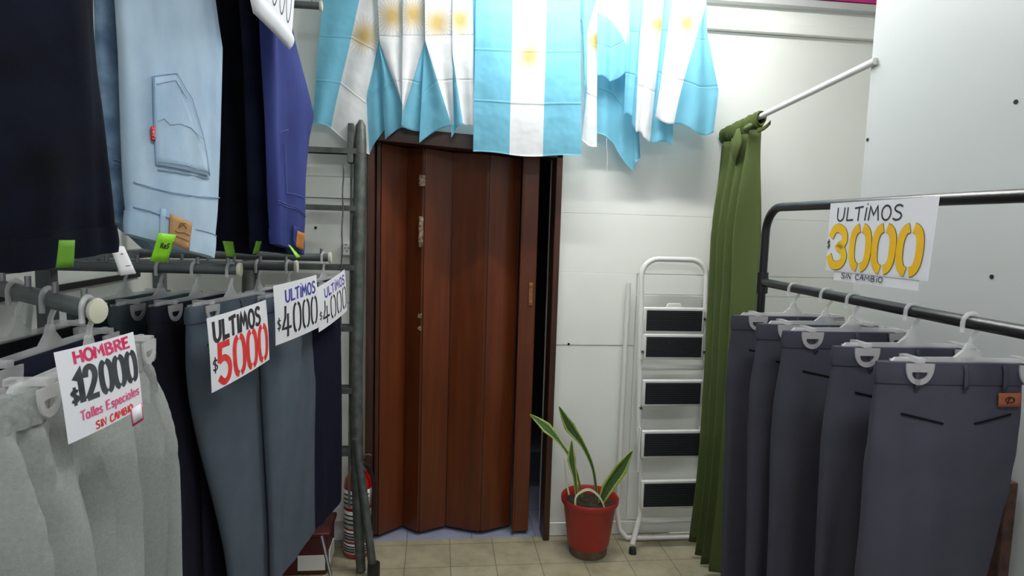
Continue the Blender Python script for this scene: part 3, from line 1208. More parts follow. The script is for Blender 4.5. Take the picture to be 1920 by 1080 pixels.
# --- signs on the left
def red_tag(t, S):
    # small card with a red edge sticking out under the lower right corner
    mb = MB()
    mb.grid([[S(lerp(.80, .985, i), lerp(-.17, .06, j), .0014) for i in (0, 1)] for j in (0, 1)])
    mb.build('red_edge_card', INKM, t, solid=.0006)
    mb = MB()
    mb.grid([[S(lerp(.815, .968, i), lerp(-.135, .06, j), .0022) for i in (0, 1)] for j in (0, 1)])
    mb.build('card_face', PAPER, t, solid=.0004)


def q4(px, Ys):
    return [P(x, y, Y=Y) for (x, y), Y in zip(px, Ys)]


make_sign('white sign reading HOMBRE $12000 in crimson and black, on the grey sweatpants',
          q4([(99, 661), (248, 622), (266, 762), (127, 833)], (.96, 1.055, 1.06, .965)),
          [('headline_lettering', INKM, [('HOMBRE', .20, .83, .74, .13, .0019, dict(slant=-.05))]),
           ('price_lettering', INKG, [('12000', .155, .40, .84, .36, .0040, dict(slope=0)), ('$', .095, .40, .10, .17, .002)]),
           ('subtitle_lettering', INKP, [('Talles Especiales', .17, .195, .80, .105, .0011)]),
           ('footer_lettering', INKR, [('SIN CAMBIO', .33, .03, .52, .085, .0010)])],
          extra=red_tag)
make_sign('white sign reading ULTIMOS $5000 with red price, in the middle of the left row',
          q4([(386, 597), (497, 562), (504, 674), (396, 737)], (1.66, 1.93, 1.94, 1.67)),
          [('headline_lettering', INKB, [('ULTIMOS', .07, .665, .80, .26, .0052)]),
           ('price_lettering', INKR, [('5000', .10, .07, .90, .54, .0084)]),
           ('currency_lettering', INKB, [('$', .025, .26, .08, .19, .002)])])
for lab, px, Ys in (('white sign reading ULTIMOS $4000 in blue and black, nearer of the two alike', [(511, 536), (592, 515), (596, 614), (516, 648)], (1.97, 2.17, 2.18, 1.98)),
                    ('white sign reading ULTIMOS $4000 in blue and black, farther of the two alike', [(590, 541), (645, 505), (650, 582), (597, 623)], (2.31, 2.62, 2.62, 2.32))):
    make_sign(lab, q4(px, Ys),
              [('headline_lettering', INKBL, [('ULTjMOS', .22, .68, .74, .20, .0032, dict(slope=.02))]),
               ('price_lettering', INKB, [('4000', .13, .12, .88, .49, .0044)]),
               ('currency_lettering', INKB, [('$', .03, .24, .09, .20, .0018)])])


def curl(t, S):
    mb = MB()
    rows = []
    for j in range(6):
        a = j/5
        rows.append([S(.16+.84*i/10, -.0-.15*a*(1 if i > 0 else .3), -.004*a+.010*sin(a*pi)) for i in range(11)])
    mb.grid(rows).build('curled_lower_edge', PAPER, t, solid=.0006)


make_sign('white sign with a thin grey price in the upper left above the royal blue jeans',
          [V3(-.413, 1.50, 2.45), V3(-.413, 1.98, 2.45), V3(-.415, 1.90, 2.115), V3(-.415, 1.42, 2.098)],
          [('price_lettering', INKG, [('4oooo', .16, .035, .80, .44, .0028, dict(slant=-.03)), ('$', .045, .06, .10, .14, .002)])],
          extra=curl, bulge=.004)

# --- jeans on the upper arms
GJ_ = 'folded jeans on the upper arms of the left rack'
light, lfx, lfr, lpl = make_jeans('bleached light blue jeans hanging waist down with tan patch and red tab', (-.58, 1.42), radians(70),
    left=[(220, -60), (226, 0), (234, 100), (243, 300), (248, 400), (246, 430)],
    right=[(392, -60), (400, 0), (413, 92), (408, 200), (403, 330), (396, 480)],
    bottom=[(236, 436), (270, 446), (312, 462), (396, 482)], ztop=2.33, m=DENL, seed=2, group=GJ_, band=.047, stitch=STITCH, fold_amp=1.1, seam=False)


def patch_on(t, fx, quad, off, m, name, N=8, solid=.0012, label=None):
    rows = []
    for j in range(N+1):
        v = j/N
        row = []
        for i in range(N+1):
            u = i/N
            x = lerp(lerp(quad[0][0], quad[1][0], u), lerp(quad[3][0], quad[2][0], u), v)
            y = lerp(lerp(quad[0][1], quad[1][1], u), lerp(quad[3][1], quad[2][1], u), v)
            row.append(fx(x, y, off))
        rows.append(row)
    o = MB().grid(rows).build(name, m, t, solid=solid)
    if label:
        o['label'] = label
    return o


def line_on(t, fx, lines, off, r, m, name):
    mb = MB()
    for pts in lines:
        dense = []
        for a, c in zip(pts, pts[1:]):
            for q in range(6):
                dense.append((lerp(a[0], c[0], q/6), lerp(a[1], c[1], q/6)))
        dense.append(pts[-1])
        mb.tube([fx(x, y, off) for x, y in dense], r, 5)
    return mb.build(name, m, t)


pk = patch_on(light, lfx, [(275, 143), (314, 138), (368, 330), (281, 308)], .0035, DENL, 'back_pocket', 10, .004)
DEEP = mat('darker_denim_seam', (138, 160, 188), .9)  # seam lines a tone darker than the denim
line_on(light, lfx, [[(275, 143), (278, 220), (281, 308)], [(281, 308), (320, 316), (368, 330)], [(314, 138), (338, 185), (350, 240), (368, 330)], [(275, 143), (314, 138)], [(280, 158), (312, 151), (330, 185)], [(282, 302), (322, 309), (364, 322)]], .0065, .0009, STITCH, 'pocket_stitching')
line_on(light, lfx, [[(284, 318), (325, 325), (368, 335)], [(242, 340), (300, 360), (345, 368), (400, 371)], [(241, 386), (275, 395), (330, 425), (397, 442)]], .003, .0013, DEEP, 'seam')
line_on(light, lfx, [[(282, 228), (292, 222), (302, 234), (318, 232), (336, 240), (353, 262)]], .0068, .0007, STITCH, 'pocket_arcs')
rt = patch_on(light, lfx, [(271, 237), (278, 237), (278, 265), (272, 263)], .007, REDTAB, 'red_tab', 3, .0015, 'small red woven tab with white lettering')
line_on(rt, lfx, [[(273, 240), (276, 243)], [(273, 246), (276.5, 246), (273, 249), (276.5, 250)], [(273, 254), (276.5, 253), (276.5, 257)], [(273, 260), (276.5, 261)]], .0085, .0005, TAGW, 'tab_lettering')
rt.parent = light
pt = patch_on(light, lfx, [(298, 400), (337, 418), (333, 470), (297, 452)], .008, KRAFT, 'leather_patch', 6, .002, 'tan leather patch on the waistband')
line_on(pt, lfx, [[(305, 432), (312, 436), (320, 435), (331, 442)], [(307, 442), (330, 452)], [(313, 425), (318, 420), (324, 428)], [(311, 428), (314, 418), (322, 418)]], .0104, .0006, INKB, 'patch_print')
patch_on(light, lfx, [(287, 390), (293, 392), (292, 452), (286, 448)], .006, DENL, 'belt_loop', 4, .003)

med, mfx, mfr, mpl = make_jeans('mottled mid blue acid wash jeans just behind the bleached pair', (-.655, 1.43), radians(72),
    left=[(180, -60), (185, 0), (192, 140), (204, 300), (222, 425)],
    right=[(372, -60), (380, 0), (390, 100), (388, 300), (378, 460)],
    bottom=[(220, 415), (245, 432), (290, 470), (375, 470)], ztop=2.32, m=DENM, seed=5, group=GJ_, band=.045, stitch=STITCH)
line_on(med, mfx, [[(204, 298), (214, 300), (228, 308)], [(206, 306), (214, 308), (228, 316)], [(226, 255), (229, 300), (231, 330)]], .002, .0009, STITCH, 'seam')

blue, bfx, bfr, bpl = make_jeans('royal blue jeans with an orange tan patch, rightmost of the upper row', (-.47, 2.05), radians(75),
    left=[(484, -60), (488, 0), (494, 150), (499, 300), (505, 440), (506, 458)],
    right=[(530, -60), (545, 40), (556, 90), (574, 160), (588, 218), (580, 260), (574, 340), (570, 480)],
    bottom=[(505, 455), (535, 462), (571, 476)], ztop=2.36, m=DENB, seed=8, group=GJ_, band=.045, stitch=STITCHN)
line_on(blue, bfx, [[(525, 361), (545, 366), (562, 371)], [(510, 250), (516, 246), (528, 243)], [(520, 270), (524, 330), (526, 361)]], .003, .0011, STITCHN, 'pocket_stitching')
patch_on(blue, bfx, [(541, 432), (562, 437), (562, 470), (540, 462)], .006, ORANGEP, 'leather_patch', 5, .002, 'orange tan leather patch')
patch_on(blue, bfx, [(534, 422), (538, 424), (540, 462), (536, 460)], .005, DENB, 'belt_loop', 4, .003)
for i, (c, lx, lab, m_) in enumerate((((-.56, 2.00), (452, 458, 462, 470), 'dark navy jeans just behind the royal blue pair', DENN),
                                      ((-.65, 1.98), (408, 402, 398, 398), 'blue-black jeans second behind the royal blue pair, beside the bleached jeans', DENK))):
    make_jeans(lab, c, radians(75),
        left=[(lx[0], -60), (lx[0], 0), (lx[1], 150), (lx[2], 300), (lx[3], 470)],
        right=[(lx[0]+70, -60), (lx[0]+85, 0), (lx[1]+92, 150), (lx[2]+88, 300), (lx[3]+75, 470)],
        bottom=[(lx[3], 468), (lx[3]+40, 470), (lx[3]+75, 476)], ztop=2.36, m=m_, seed=11+i, group=GJ_, band=.045, fold_amp=1.2)
for i, (c, dx, lab) in enumerate((((-.615, 1.06), 0, 'blue-black jeans at the upper left, front of the nearest pile'),
                                  ((-.72, 1.05), -60, 'blue-black jeans behind the front dark pair at the left edge'))):
    make_jeans(lab, c, radians(74),
        left=[(-170+dx, -60), (-160+dx, 100), (-150+dx, 300), (-130+dx, 500)],
        right=[(168+dx, -60), (171+dx, 0), (177+dx, 150), (190+dx, 300), (216+dx, 455)],
        bottom=[(-130+dx, 505), (40+dx, 508), (110+dx, 486), (216+dx, 468)], ztop=2.36, m=DENK, seed=15+i, group=GJ_, band=.045, fold_amp=2.8)
GU_ = 'bar hangers carrying the folded jeans'
uproto = None
for (jx, jy, rz_, zt_, lab) in ((-.615, 1.05, 74, 2.36, 'the front blue-black jeans at the upper left'), (-.72, 1.05, 74, 2.36, 'the rear blue-black jeans at the upper left'),
                                (-.58, 1.42, 70, 2.33, 'the bleached light blue jeans'), (-.655, 1.42, 72, 2.32, 'the mottled acid wash jeans'),
                                (-.47, 2.02, 75, 2.36, 'the royal blue jeans'), (-.56, 2.02, 75, 2.36, 'the dark navy jeans behind the royal blue pair'), (-.65, 2.02, 75, 2.36, 'the blue-black jeans beside the bleached pair')):
    lab = 'clear bar hanger under the fold of '+lab
    if uproto is not None:
        dup(uproto, (jx, jy, 2.47), radians(rz_), lab, GU_)
        continue
    uproto = t = thing('bar_hanger', lab, 'hanger', (jx, jy, 2.47), radians(rz_), GU_)
    R = .0205
    MB().tube([(-R, 0, -.02)]+[(R*cos(a), 0, R*sin(a)) for a in [pi-pi*q/10 for q in range(11)]]+[(R*.8, 0, -.02), (0, 0, -.04)], .0045, 8).build('hook', CLEAR, t)
    MB().tube([(0, 0, -.038), (-.11, 0, -.085), (-.125, 0, -.115), (-.11, 0, -.118), (.11, 0, -.118), (.125, 0, -.115), (.11, 0, -.085), (0, 0, -.038)], .006, 8).build('bar', CLEAR, t)

# --- tags on the jeans
GT_ = 'paper tags hanging from the jeans'


def res(t, S):
    mb = MB()
    write(mb, S, 'ReS', .26, .50, .52, .17, .0011, off=.0012)
    mb.build('tag_lettering', INKB, t, solid=.0003, fix=False)


def small(t, S):
    mb = MB()
    write(mb, S, 'xx', .5, .70, .2, .05, .0005, off=.0012)
    write(mb, S, 'xxxx', .5, .28, .35, .04, .0004, off=.0012)
    mb.build('tag_print', INKG, t, solid=.0003, fix=False)


card('hang_tag', 'bright green tag printed ReS under the tan patch', q4([(297, 436), (330, 440), (313, 491), (281, 490)], (1.37, 1.42, 1.42, 1.37)), GREENT, GT_, res)
card('hang_tag', 'white tag hanging left of the green tag printed ReS', q4([(205, 462), (232, 462), (255, 513), (226, 517)], (1.26, 1.28, 1.28, 1.26)), TAGW, GT_, small)
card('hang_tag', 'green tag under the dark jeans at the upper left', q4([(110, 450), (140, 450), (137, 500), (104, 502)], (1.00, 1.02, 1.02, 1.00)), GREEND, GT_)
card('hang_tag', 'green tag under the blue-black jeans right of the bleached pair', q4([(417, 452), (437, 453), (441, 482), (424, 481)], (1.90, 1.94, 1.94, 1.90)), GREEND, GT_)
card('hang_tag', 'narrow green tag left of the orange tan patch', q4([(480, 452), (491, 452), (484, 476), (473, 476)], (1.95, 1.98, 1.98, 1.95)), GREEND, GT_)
card('hang_tag', 'green tag seen nearly edge on below the orange tan patch', q4([(540, 459), (545, 462), (563, 482), (556, 484)], (1.97, 2.00, 2.00, 1.97)), GREENT, GT_)

# ------------------------------------------------------------------ dark folding ladder by the door
lad = thing('folding_ladder', 'tall dark metal folding ladder standing left of the brown door', 'ladder', (-.60, 2.87, 0))
LO = Vector((-.60, 2.87, 0))


def lb_(mb, name, m, **k):
    for v in mb.v:
        v -= LO
    return mb.build(name, m, lad, **k)


def lady(z):
    return 2.835+.225*z/2.02


for s, (xt, xb) in enumerate(((-.362, -.318), (-.84, -.87))):
    sg = 1 if s == 0 else -1
    def lx_(z):
        return lerp(xb, xt, min(1, z/.9)**.6)
    mb = MB()
    zz = [.012, .2, .5, .9, 1.4, 1.95, 2.035, 2.06]
    mb.tube([V3(lx_(z), lady(z), z) for z in zz], [.021, .024, .028, .030, .030, .028, .022, .008], 14)
    lb_(mb, 'side_rail', LADDERM)
    mb = MB()
    mb.bar(V3(lx_(.3)-.040*sg, lady(.3), .3), V3(xt-.040*sg, lady(1.95), 1.95), .008, .010, up=(1, 0, 0))
    lb_(mb, 'rail_flange', LADDERM)
    mb = MB()
    mb.bar(V3(xt-.042*sg, lady(1.86)-.01, 1.86), V3(xt-.042*sg, lady(2.04)-.01, 2.04), .03, .026, up=(1, 0, 0))
    lb_(mb, 'hinge_plate', LADDERM, bevel=.003, flat=True)
    a2, c2 = V3(xb+.056*sg, 2.80, .014), V3(xt+.012*sg, lady(.62)-.03, .62)
    lb_(MB().tube([a2, c2], .019, 10), 'rear_leg', LADDERM)
    lb_(MB().tube([a2+V3(0, 0, -.012), a2+V3(0, .004, .05)], .028, 12), 'rubber_foot', BLKP)
for z in (1.915, 1.655, 1.385, 1.11, .83, .55):
    yy = lady(z)
    mb = MB()
    mb.box((-.605, yy+.012, z+.006), (.46, .07, .006)).box((-.605, yy-.024, z), (.46, .006, .024)).box((-.605, yy+.046, z), (.46, .006, .024))
    lb_(mb, 'tread', LADDERM, flat=True)
cd = MB()
cd.tube([V3(-.43+.002*sin(q*1.3), lady(1.9)-.05-.13*q/40, 1.85-1.40*q/40) for q in range(41)], .0035, 6)
lb_(cd, 'cord', LADDERM)
hk = MB()
hk.tube([P(690+12*cos(a), 868-16*sin(a), Y=2.85) for a in [radians(60+q*24) for q in range(9)]], .0045, 8)
lb_(hk, 'hook', LADDERM)

# ------------------------------------------------------------------ fire extinguisher and red box behind the ladder
fx_ = thing('fire_extinguisher', 'red fire extinguisher with white labels standing behind the dark ladder', 'fire extinguisher', (-.36, 3.02, 0))
MB().lathe((0, 0, 0), [(.06, 0), (.066, .008), (.066, .34), (.06, .375), (.04, .405), (.022, .42), (.02, .445)], 32).build('cylinder', REDEXT, fx_)
MB().lathe((0, 0, .445), [(.016, 0), (.018, .02), (.012, .03)], 16).build('valve', CHROME, fx_)
MB().bar((-.02, 0, .475), (.05, -.07, .49), .018, .008).bar((-.02, 0, .462), (.04, -.06, .455), .016, .007).build('lever_handle', BLKP, fx_)
MB().tube([(.015, 0, .45), (.06, -.03, .44), (.078, -.035, .36), (.074, -.03, .2), (.072, -.03, .1)], .008, 8).build('hose', BLKP, fx_)
for z0, z1 in ((.25, .335), (.15, .235), (.085, .14), (.025, .075)):
    rows = [[(.0672*cos(a), .0672*sin(a), z) for a in [radians(-165+q*15) for q in range(11)]] for z in (z0, z1)]
    lab = MB().grid(rows).build('label_sheet', LABELW, fx_, solid=.0006)
    tm = MB()
    for k in range(3):
        z = lerp(z0, z1, .25+k*.25)
        for a0, a1 in ((-150, -95), (-85, -35)):
            tm.grid([[(.0682*cos(radians(lerp(a0, a1, q/6))), .0682*sin(radians(lerp(a0, a1, q/6))), z+e) for q in range(7)] for e in (-.004, .004)])
    tm.build('label_print', INKG, lab)
bx = thing('red_box', 'dark red plastic box on the floor under the hanging trousers', 'box', (-.62, 2.93, 0))
MB().box((0, 0, .09), (.30, .2, .18)).build('body', CRATER, bx, bevel=.012)
MB().box((0, 0, .19), (.32, .22, .022)).build('lid', CRATER, bx, bevel=.006)
MB().box((.155, -.02, .07), (.006, .12, .07)).box((.08, -.102, .06), (.12, .004, .07)).build('label_sheet', LABELW, bx, flat=True)

# ------------------------------------------------------------------ flags
GF_ = 'flags strung across the top of the back wall'
YT = -100


def make_flag(label, cols, Y, sun, bot_fn=None, nv=40, wob=1.0, seed=0, top=YT):
    """cols: (u_top, u_bottom, x_top, x_bottom, y_bottom, depth) fold lines, left to right across the cloth"""
    t = None
    NU = 8
    rows, uv, uv2 = [], [], []
    n = (len(cols)-1)*NU+1
    for j in range(nv+1):
        v = j/nv
        r, u1, u2 = [], [], []
        for k in range(n):
            q = min(k//NU, len(cols)-2)
            f = k/NU-q
            pts = []
            for c in (cols[q], cols[q+1]):
                yb = c[2][-1][0]
                py = lerp(top, yb, v)
                pts.append((lerp(c[0], c[1], v), interp([(top, c[2][0][1])]+list(c[2]), py), py, c[3]))
            a_, b_ = pts
            uu, px, py, dp = (lerp(i, g, f) for i, g in zip(a_, b_))
            py += 5*sin(pi*f)*v**6*(1 if q % 2 else -1)*wob
            px += wob*2.2*noise.noise((k*.35, v*3, seed))*v
            fold = .016*wob*sin(k*.75+seed+1.5*v)*(.25+.75*v)+.012*noise.noise((k*.16, v*2.4, seed+3))
            crease = .0035*(exp(-((v-.5)/.012)**2)+exp(-((v-.77)/.012)**2))
            p = P(px, py, Y=Y+dp+fold*.5+crease)
            r.append(p)
            u1.append((uu, 1-v))
            u2.append(((px-sun[0])/35, (py-sun[1])/39))
        rows.append(r)
        uv.append(u1)
        uv2.append(u2)
    o = MB().grid(rows, uv, uv2)
    base = Vector(rows[0][len(rows[0])//2])
    for p in o.v:
        p -= base
    ob = o.build('flag', FLAG)
    ob.location = base
    tag(ob, label, 'flag', GF_)
    return ob


def S3(a, b_, c):       # shorthand for a straight column
    return a


T0 = YT


def col(ut, ub, dp, *pts):
    return (ut, ub, [(y, x) for x, y in pts], dp)


make_flag('sky blue and white flag with sun, leftmost of the string',
          [col(0, 0, -.01, (614, T0), (584, 234)), col(.333, .333, 0, (696, T0), (674, 0), (620, 240)), col(.62, .667, .0, (708, T0), (710, 80), (686, 180), (692, 290)), col(.64, 1, .015, (709, T0), (714, 80), (728, 236))], 3.065, (683, 67), seed=1)
make_flag('flag second from left, white stripe narrowing to a point',
          [col(.3, 0, .015, (703, T0), (711, 80), (722, 262)), col(.333, .333, 0, (702, T0), (712, 80), (757, 205), (768, 234)), col(.667, .667, -.005, (756, T0), (757, 205), (771, 240))], 3.04, (735, 30), seed=2)
make_flag('flag third from left, blue stripe fanning out at the bottom',
          [col(.31, .345, 0, (755, T0), (754, 233)), col(.667, .667, 0, (800, T0), (797, 75), (757, 205), (752, 236)), col(.69, 1.0, .012, (806, T0), (801, 75), (803, 245))], 3.025, (775, 27), seed=3)
make_flag('flag fourth from left, above the middle of the door head',
          [col(.3, -.02, .02, (797, T0), (796, 75), (786, 268)), col(.333, .333, 0, (796, T0), (797, 75), (846, 235)), col(.667, .667, -.005, (849, T0), (849, 232))], 3.005, (820, 42), seed=4)
make_flag('narrow flag fifth from left, beside the wide centre flag',
          [col(.3, 0, .015, (847, T0), (847, 100), (846, 258)), col(.333, .333, 0, (848, T0), (848, 100), (868, 232)), col(.667, .667, -.005, (884, T0), (890, 232)), col(1, 1, .005, (897, T0), (893, 240))], 2.99, (862, 37), seed=5)
make_flag('wide flat flag with a full sun in the centre of the string',
          [col(0, 0, 0, (894, T0), (887, 284)), col(.333, .333, 0, (964, T0), (955, 290)), col(.667, .667, 0, (1028, T0), (1018, 293)), col(1, 1, 0, (1087, T0), (1090, 292))], 2.965, (993, 104), wob=.35, seed=6)
make_flag('drooping blue flag with its lowest corner pointing down, right of the centre flag',
          [col(.05, 0, 0, (1122, T0), (1117, 250)), col(.2, .15, .01, (1150, T0), (1150, 268)), col(.28, .2, 0, (1176, T0), (1186, 320)), col(.3, .28, .01, (1184, T0), (1201, 296))], 3.05, (1160, -300), seed=7)
make_flag('flag right of the centre flag with its blue stripe turned up in front',
          [col(0, 0, .01, (1082, T0), (1098, 180), (1096, 205)), col(.333, .333, 0, (1120, T0), (1118, 0), (1100, 60), (1100, 180), (1091, 262)), col(.56, .60, -.005, (1126, T0), (1121, 100), (1118, 275))], 3.015, (1117, 76), seed=8)
make_flag('short folded flag whose blue stripe ends in a chevron',
          [col(.46, .87, 0, (1119, T0), (1121, 142)), col(.44, .86, -.015, (1147, T0), (1143, 153)), col(.42, .72, 0, (1181, T0), (1178, 130))], 2.99, (1117, 76), seed=9, nv=24)
make_flag('flag second from right, blue corner curling below',
          [col(.05, .05, 0, (1184, T0), (1178, 0), (1170, 216)), col(.30, .31, -.005, (1216, T0), (1198, 60), (1184, 222)), col(.37, .35, 0, (1220, T0), (1202, 60), (1194, 248)), col(.58, .60, 0, (1245, T0), (1206, 256)), col(.66, .74, .01, (1252, T0), (1232, 268)), col(.7, 1.0, .01, (1262, T0), (1262, 274))], 2.995, (1232, 45), seed=10)
make_flag('rightmost flag, wide white stripe with sun',
          [col(.15, .30, 0, (1250, T0), (1248, 0), (1226, 214)), col(.335, .335, 0, (1264, T0), (1262, 0), (1229, 218)), col(.48, .667, -.005, (1302, T0), (1264, 232)), col(.49, .92, 0, (1318, T0), (1308, 250)), col(.53, 1.0, .012, (1322, T0), (1326, 60), (1347, 170), (1338, 248))], 2.965, (1286, 42), seed=11)
st_ = MB()
pa, pb = P(560, -104, Y=3.01), P(1360, -104, Y=3.0)
st_.tube([pa.lerp(pb, q/20)+V3(0, 0, .0) for q in range(21)], .0025, 6)
so = st_.build('flag_string', TAGW)
tag(so, 'white string holding the row of flags', 'string')
# thread hanging loose from the drooping flag
th_ = MB().tube([P(1137, 258, Y=3.02), P(1139, 300, Y=3.03), P(1137, 330, Y=3.03)], .0012, 5).build('loose_thread', TAGW)
tag(th_, 'thin white thread hanging below the flag right of centre', 'thread')

# ------------------------------------------------------------------ curtain, rod
RXC = 1.41
rod0, rod1 = V3(RXC+.005, D-.004, 2.085), V3(RXC+.044, 2.07, 2.187)
rod = thing('curtain_rod', 'white curtain rod from the back wall to the partition panel', 'curtain rod', rod0)
MB().tube([V3(0, 0, 0), (rod1-rod0)*.5, rod1-rod0], .0125, 14).build('pole', WHITEP, rod)
MB().tube([V3(0, 0, 0), V3(0, -.018, .001)], .02, 14).build('end_bracket', WHITEP, rod)


def rodpt(y):
    f = (rod0.y-y)/(rod0.y-rod1.y)
    return rod0.lerp(rod1, f)


cu = thing('curtain', 'olive green fitting room curtain bunched at the back wall', 'curtain', (RXC, 2.95, 0))
CO = Vector((RXC, 2.95, 0))
Y0, Y1 = 3.125, 2.785
NU, NV = 110, 60
rows = []
for j in range(NV+1):
    v = j/NV
    row = []
    for i in range(NU+1):
        u = i/NU
        y = lerp(Y0, Y1, u)
        rp = rodpt(y)
        z = lerp(rp.z-.055, .085-.03*u+.012*sin(u*9), v)
        fl_ = smooth(v/.25)
        a = .018+.036*fl_
        ph = 2*pi*4.3*u+.9*noise.noise((u*3, v*1.6, 2.2))
        x = lerp(rp.x, RXC-.105, v**1.2)-.012+a*sin(ph)+.008*noise.noise((u*20, v*4, 1))
        yy = y+.012*fl_*cos(ph*1.0)-.20*smooth(v*1.1)
        x += .05*v*(u-.5)*0
        row.append(V3(x, yy, z)-CO)
    rows.append(row)
MB().grid(rows).build('cloth', CURT, cu, solid=.003)
rows = []
for j in range(15):
    a = 2*pi*j/14
    row = []
    for i in range(121):
        u = i/120
        y = lerp(Y0+.004, Y1-.006, u)
        rp = rodpt(y)
        r = .026+.006*sin(u*2*pi*15)+.004*noise.noise((u*30, a, 0))
        zz = r*sin(a)*(1.5 if sin(a) < 0 else 1.0)
        row.append(V3(rp.x+r*cos(a)*.9, y+.004*sin(u*60), rp.z+zz-.004)-CO)
    rows.append(row)
MB().grid(rows).build('rod_casing', CURT, cu)
# flaps and one slack loop of cloth below the casing
lp = MB()
for yy, w, dz, k in ((2.90, .045, .17, 1), (2.80, .03, .05, 0)):
    rp = rodpt(yy)
    rows = []
    for j in range(15):
        v = j/14
        rows.append([V3(rp.x-.045-.025*sin(pi*v)*(1-abs(q/8)**2), yy+w*(q/8)*sin(pi*min(1, v*.9+.1)), rp.z-.03-dz*v+.02*(q/8)**2*v)-CO for q in range(-8, 9)])
    lp.grid(rows)
lp.build('slack_loop', CURT, cu, solid=.003)
fp = MB()
rp = rodpt(Y1)
fp.grid([[V3(rp.x-.02+.05*q/5, Y1-.012-.02*(q/5), rp.z-.055-.02*j/3+.035*(q/5)**2)-CO for q in range(6)] for j in range(4)])
fp.build('loose_flap', CURT, cu, solid=.003)

# ------------------------------------------------------------------ white step ladder
wl = thing('step_ladder', 'white folded step ladder with black treads leaning on the back wall', 'step ladder', (1.16, 3.03, 0))
WO = Vector((1.16, 3.03, 0))


def wb_(mb, name, m, parent=None, **k):
    for v in mb.v:
        v -= WO
    return mb.build(name, m, parent or wl, **k)


def ly(z):
    return 2.985+.075*z/1.46


def wl_p(x, z, dy=0):
    return V3(x, ly(z)+dy, z)


cl = .085
arcL = [(1.00+cl-cl*cos(a), 1.455-cl+cl*sin(a)) for a in [pi/2*q/6 for q in range(7)]]
arcR = [(1.335-cl+cl*cos(a), 1.455-cl+cl*sin(a)) for a in [pi/2*(6-q)/6 for q in range(7)]]
path = [wl_p(.985, .045, -.045), wl_p(1.005, .10, -.03), wl_p(1.035, .17), wl_p(1.035, .26), wl_p(1.012, .62)] + [wl_p(x, z) for x, z in arcL+arcR] + [wl_p(1.345, .6), wl_p(1.365, .2), wl_p(1.375, .045, -.045)]
wb_(MB().tube(path, .0135, 14), 'front_frame', WHITEP)
path = [V3(.955, 3.115, 1.33), V3(.952, 3.112, .7), V3(.948, 3.10, .25), V3(.945, 3.085, .14), V3(.955, 3.07, .06), V3(.99, 3.06, .018), V3(1.06, 3.055, .016), V3(1.34, 3.055, .016), V3(1.40, 3.07, .05), V3(1.405, 3.10, .2), V3(1.385, 3.112, .7), V3(1.385, 3.115, 1.33)]
wb_(MB().tube(path, .0125, 12), 'rear_frame', WHITEP)
for x in (.985, 1.375):
    wb_(MB().tube([wl_p(x, .03, -.05), wl_p(x, .0, -.052)], [.017, .019], 14), 'rubber_foot', BLKP)
STEPS = [(580, 620), (629, 668), (713, 754), (805, 848), (895, 939)]
for i, (ya, yb) in enumerate(STEPS):
    z1 = P(1260, ya, Y=3.03).z
    z0 = P(1260, yb, Y=3.03).z
    xc = [1.162, 1.165, 1.168, 1.172, 1.178][i]
    w = .286
    zc = (z0+z1)/2
    f = MB()
    hh = z1-z0+.022
    f.box((xc, ly(zc)-.026, zc), (w+.022, .022, hh))
    st = wb_(f, 'step', WHITEP, bevel=.006)
    mt = MB().box((xc, ly(zc)-.0385, zc), (w-.004, .005, z1-z0-.006))
    for q in range(9):
        mt.box((xc, ly(zc)-.0415, lerp(z0+.012, z1-.012, q/8)), (w-.014, .0016, .0035))
    for v in mt.v:
        v -= WO
    m_ = mt.build('tread_mat', RUBBER, st, flat=True)
    m_['label'] = 'black ribbed rubber tread'
for z, x0, x1 in ((P(1260, 687, Y=3.04).z, 1.008, 1.342), (P(1260, 965, Y=3.04).z, 1.035, 1.367)):
    wb_(MB().tube([wl_p(x0, z), wl_p(lerp(x0, x1, .2), z, -.012), wl_p(lerp(x0, x1, .8), z, -.012), wl_p(x1, z)], .0145, 12, flat=.8), 'cross_bar', WHITEP)
z = P(1260, 573, Y=3.03).z
wb_(MB().prism([(1.12, ly(z)-.03, z-.018), (1.206, ly(z)-.03, z-.018), (1.196, ly(z)-.03, z+.012), (1.13, ly(z)-.03, z+.012)], (0, .012, 0)), 'catch_tab', SOCK, bevel=.003)
for x in (1.0, 1.335):
    g = MB()
    for a, c in ((1.20, .96), (.62, .40)):
        g.bar((x+(.012 if x < 1.1 else -.012), ly(a)-.02, a), (x+(.006 if x < 1.1 else -.006), ly(c)-.02, c), .006, .018, up=(0, 1, 0))
    wb_(g, 'folding_strut', WHITEP, flat=True)
pv = MB()
for x, z in ((1.318, 1.165), (1.008, 1.0), (1.325, 1.0), (1.010, .72), (1.333, .7)):
    pv.tube([V3(x, ly(z)-.036, z), V3(x, ly(z)-.024, z)], .007, 10)
wb_(pv, 'pivot_rivet', CHROME)

# ------------------------------------------------------------------ potted plant
pot = thing('flower_pot', 'red plastic flower pot on the floor in front of the white wall', 'flower pot', (.765, 2.965, 0))
MB().lathe((0, 0, 0), [(.085, .0), (.092, .004), (.094, .04), (.098, .05)], 40, True, False).build('base_rim', POTB, pot)
MB().lathe((0, 0, 0), [(.097, .045), (.103, .06), (.128, .25), (.137, .258), (.140, .262), (.142, .284), (.139, .288), (.135, .284), (.130, .26), (.126, .24)], 40, False, False).build('shell', POT, pot)
so = MB()
rows = [[(0, 0, .245)]*33] + [[(r*cos(2*pi*k/32), r*sin(2*pi*k/32), .245+.008*noise.noise((r*40*cos(2*pi*k/32), r*40*sin(2*pi*k/32), 1))) for k in range(33)] for r in (.03, .06, .09, .115, .1275)]
so.grid(rows).build('soil', SOIL, pot)
plant = thing('snake_plant', 'sparse snake plant with four yellow edged leaves in the red pot', 'plant', (.765, 2.965, .24))
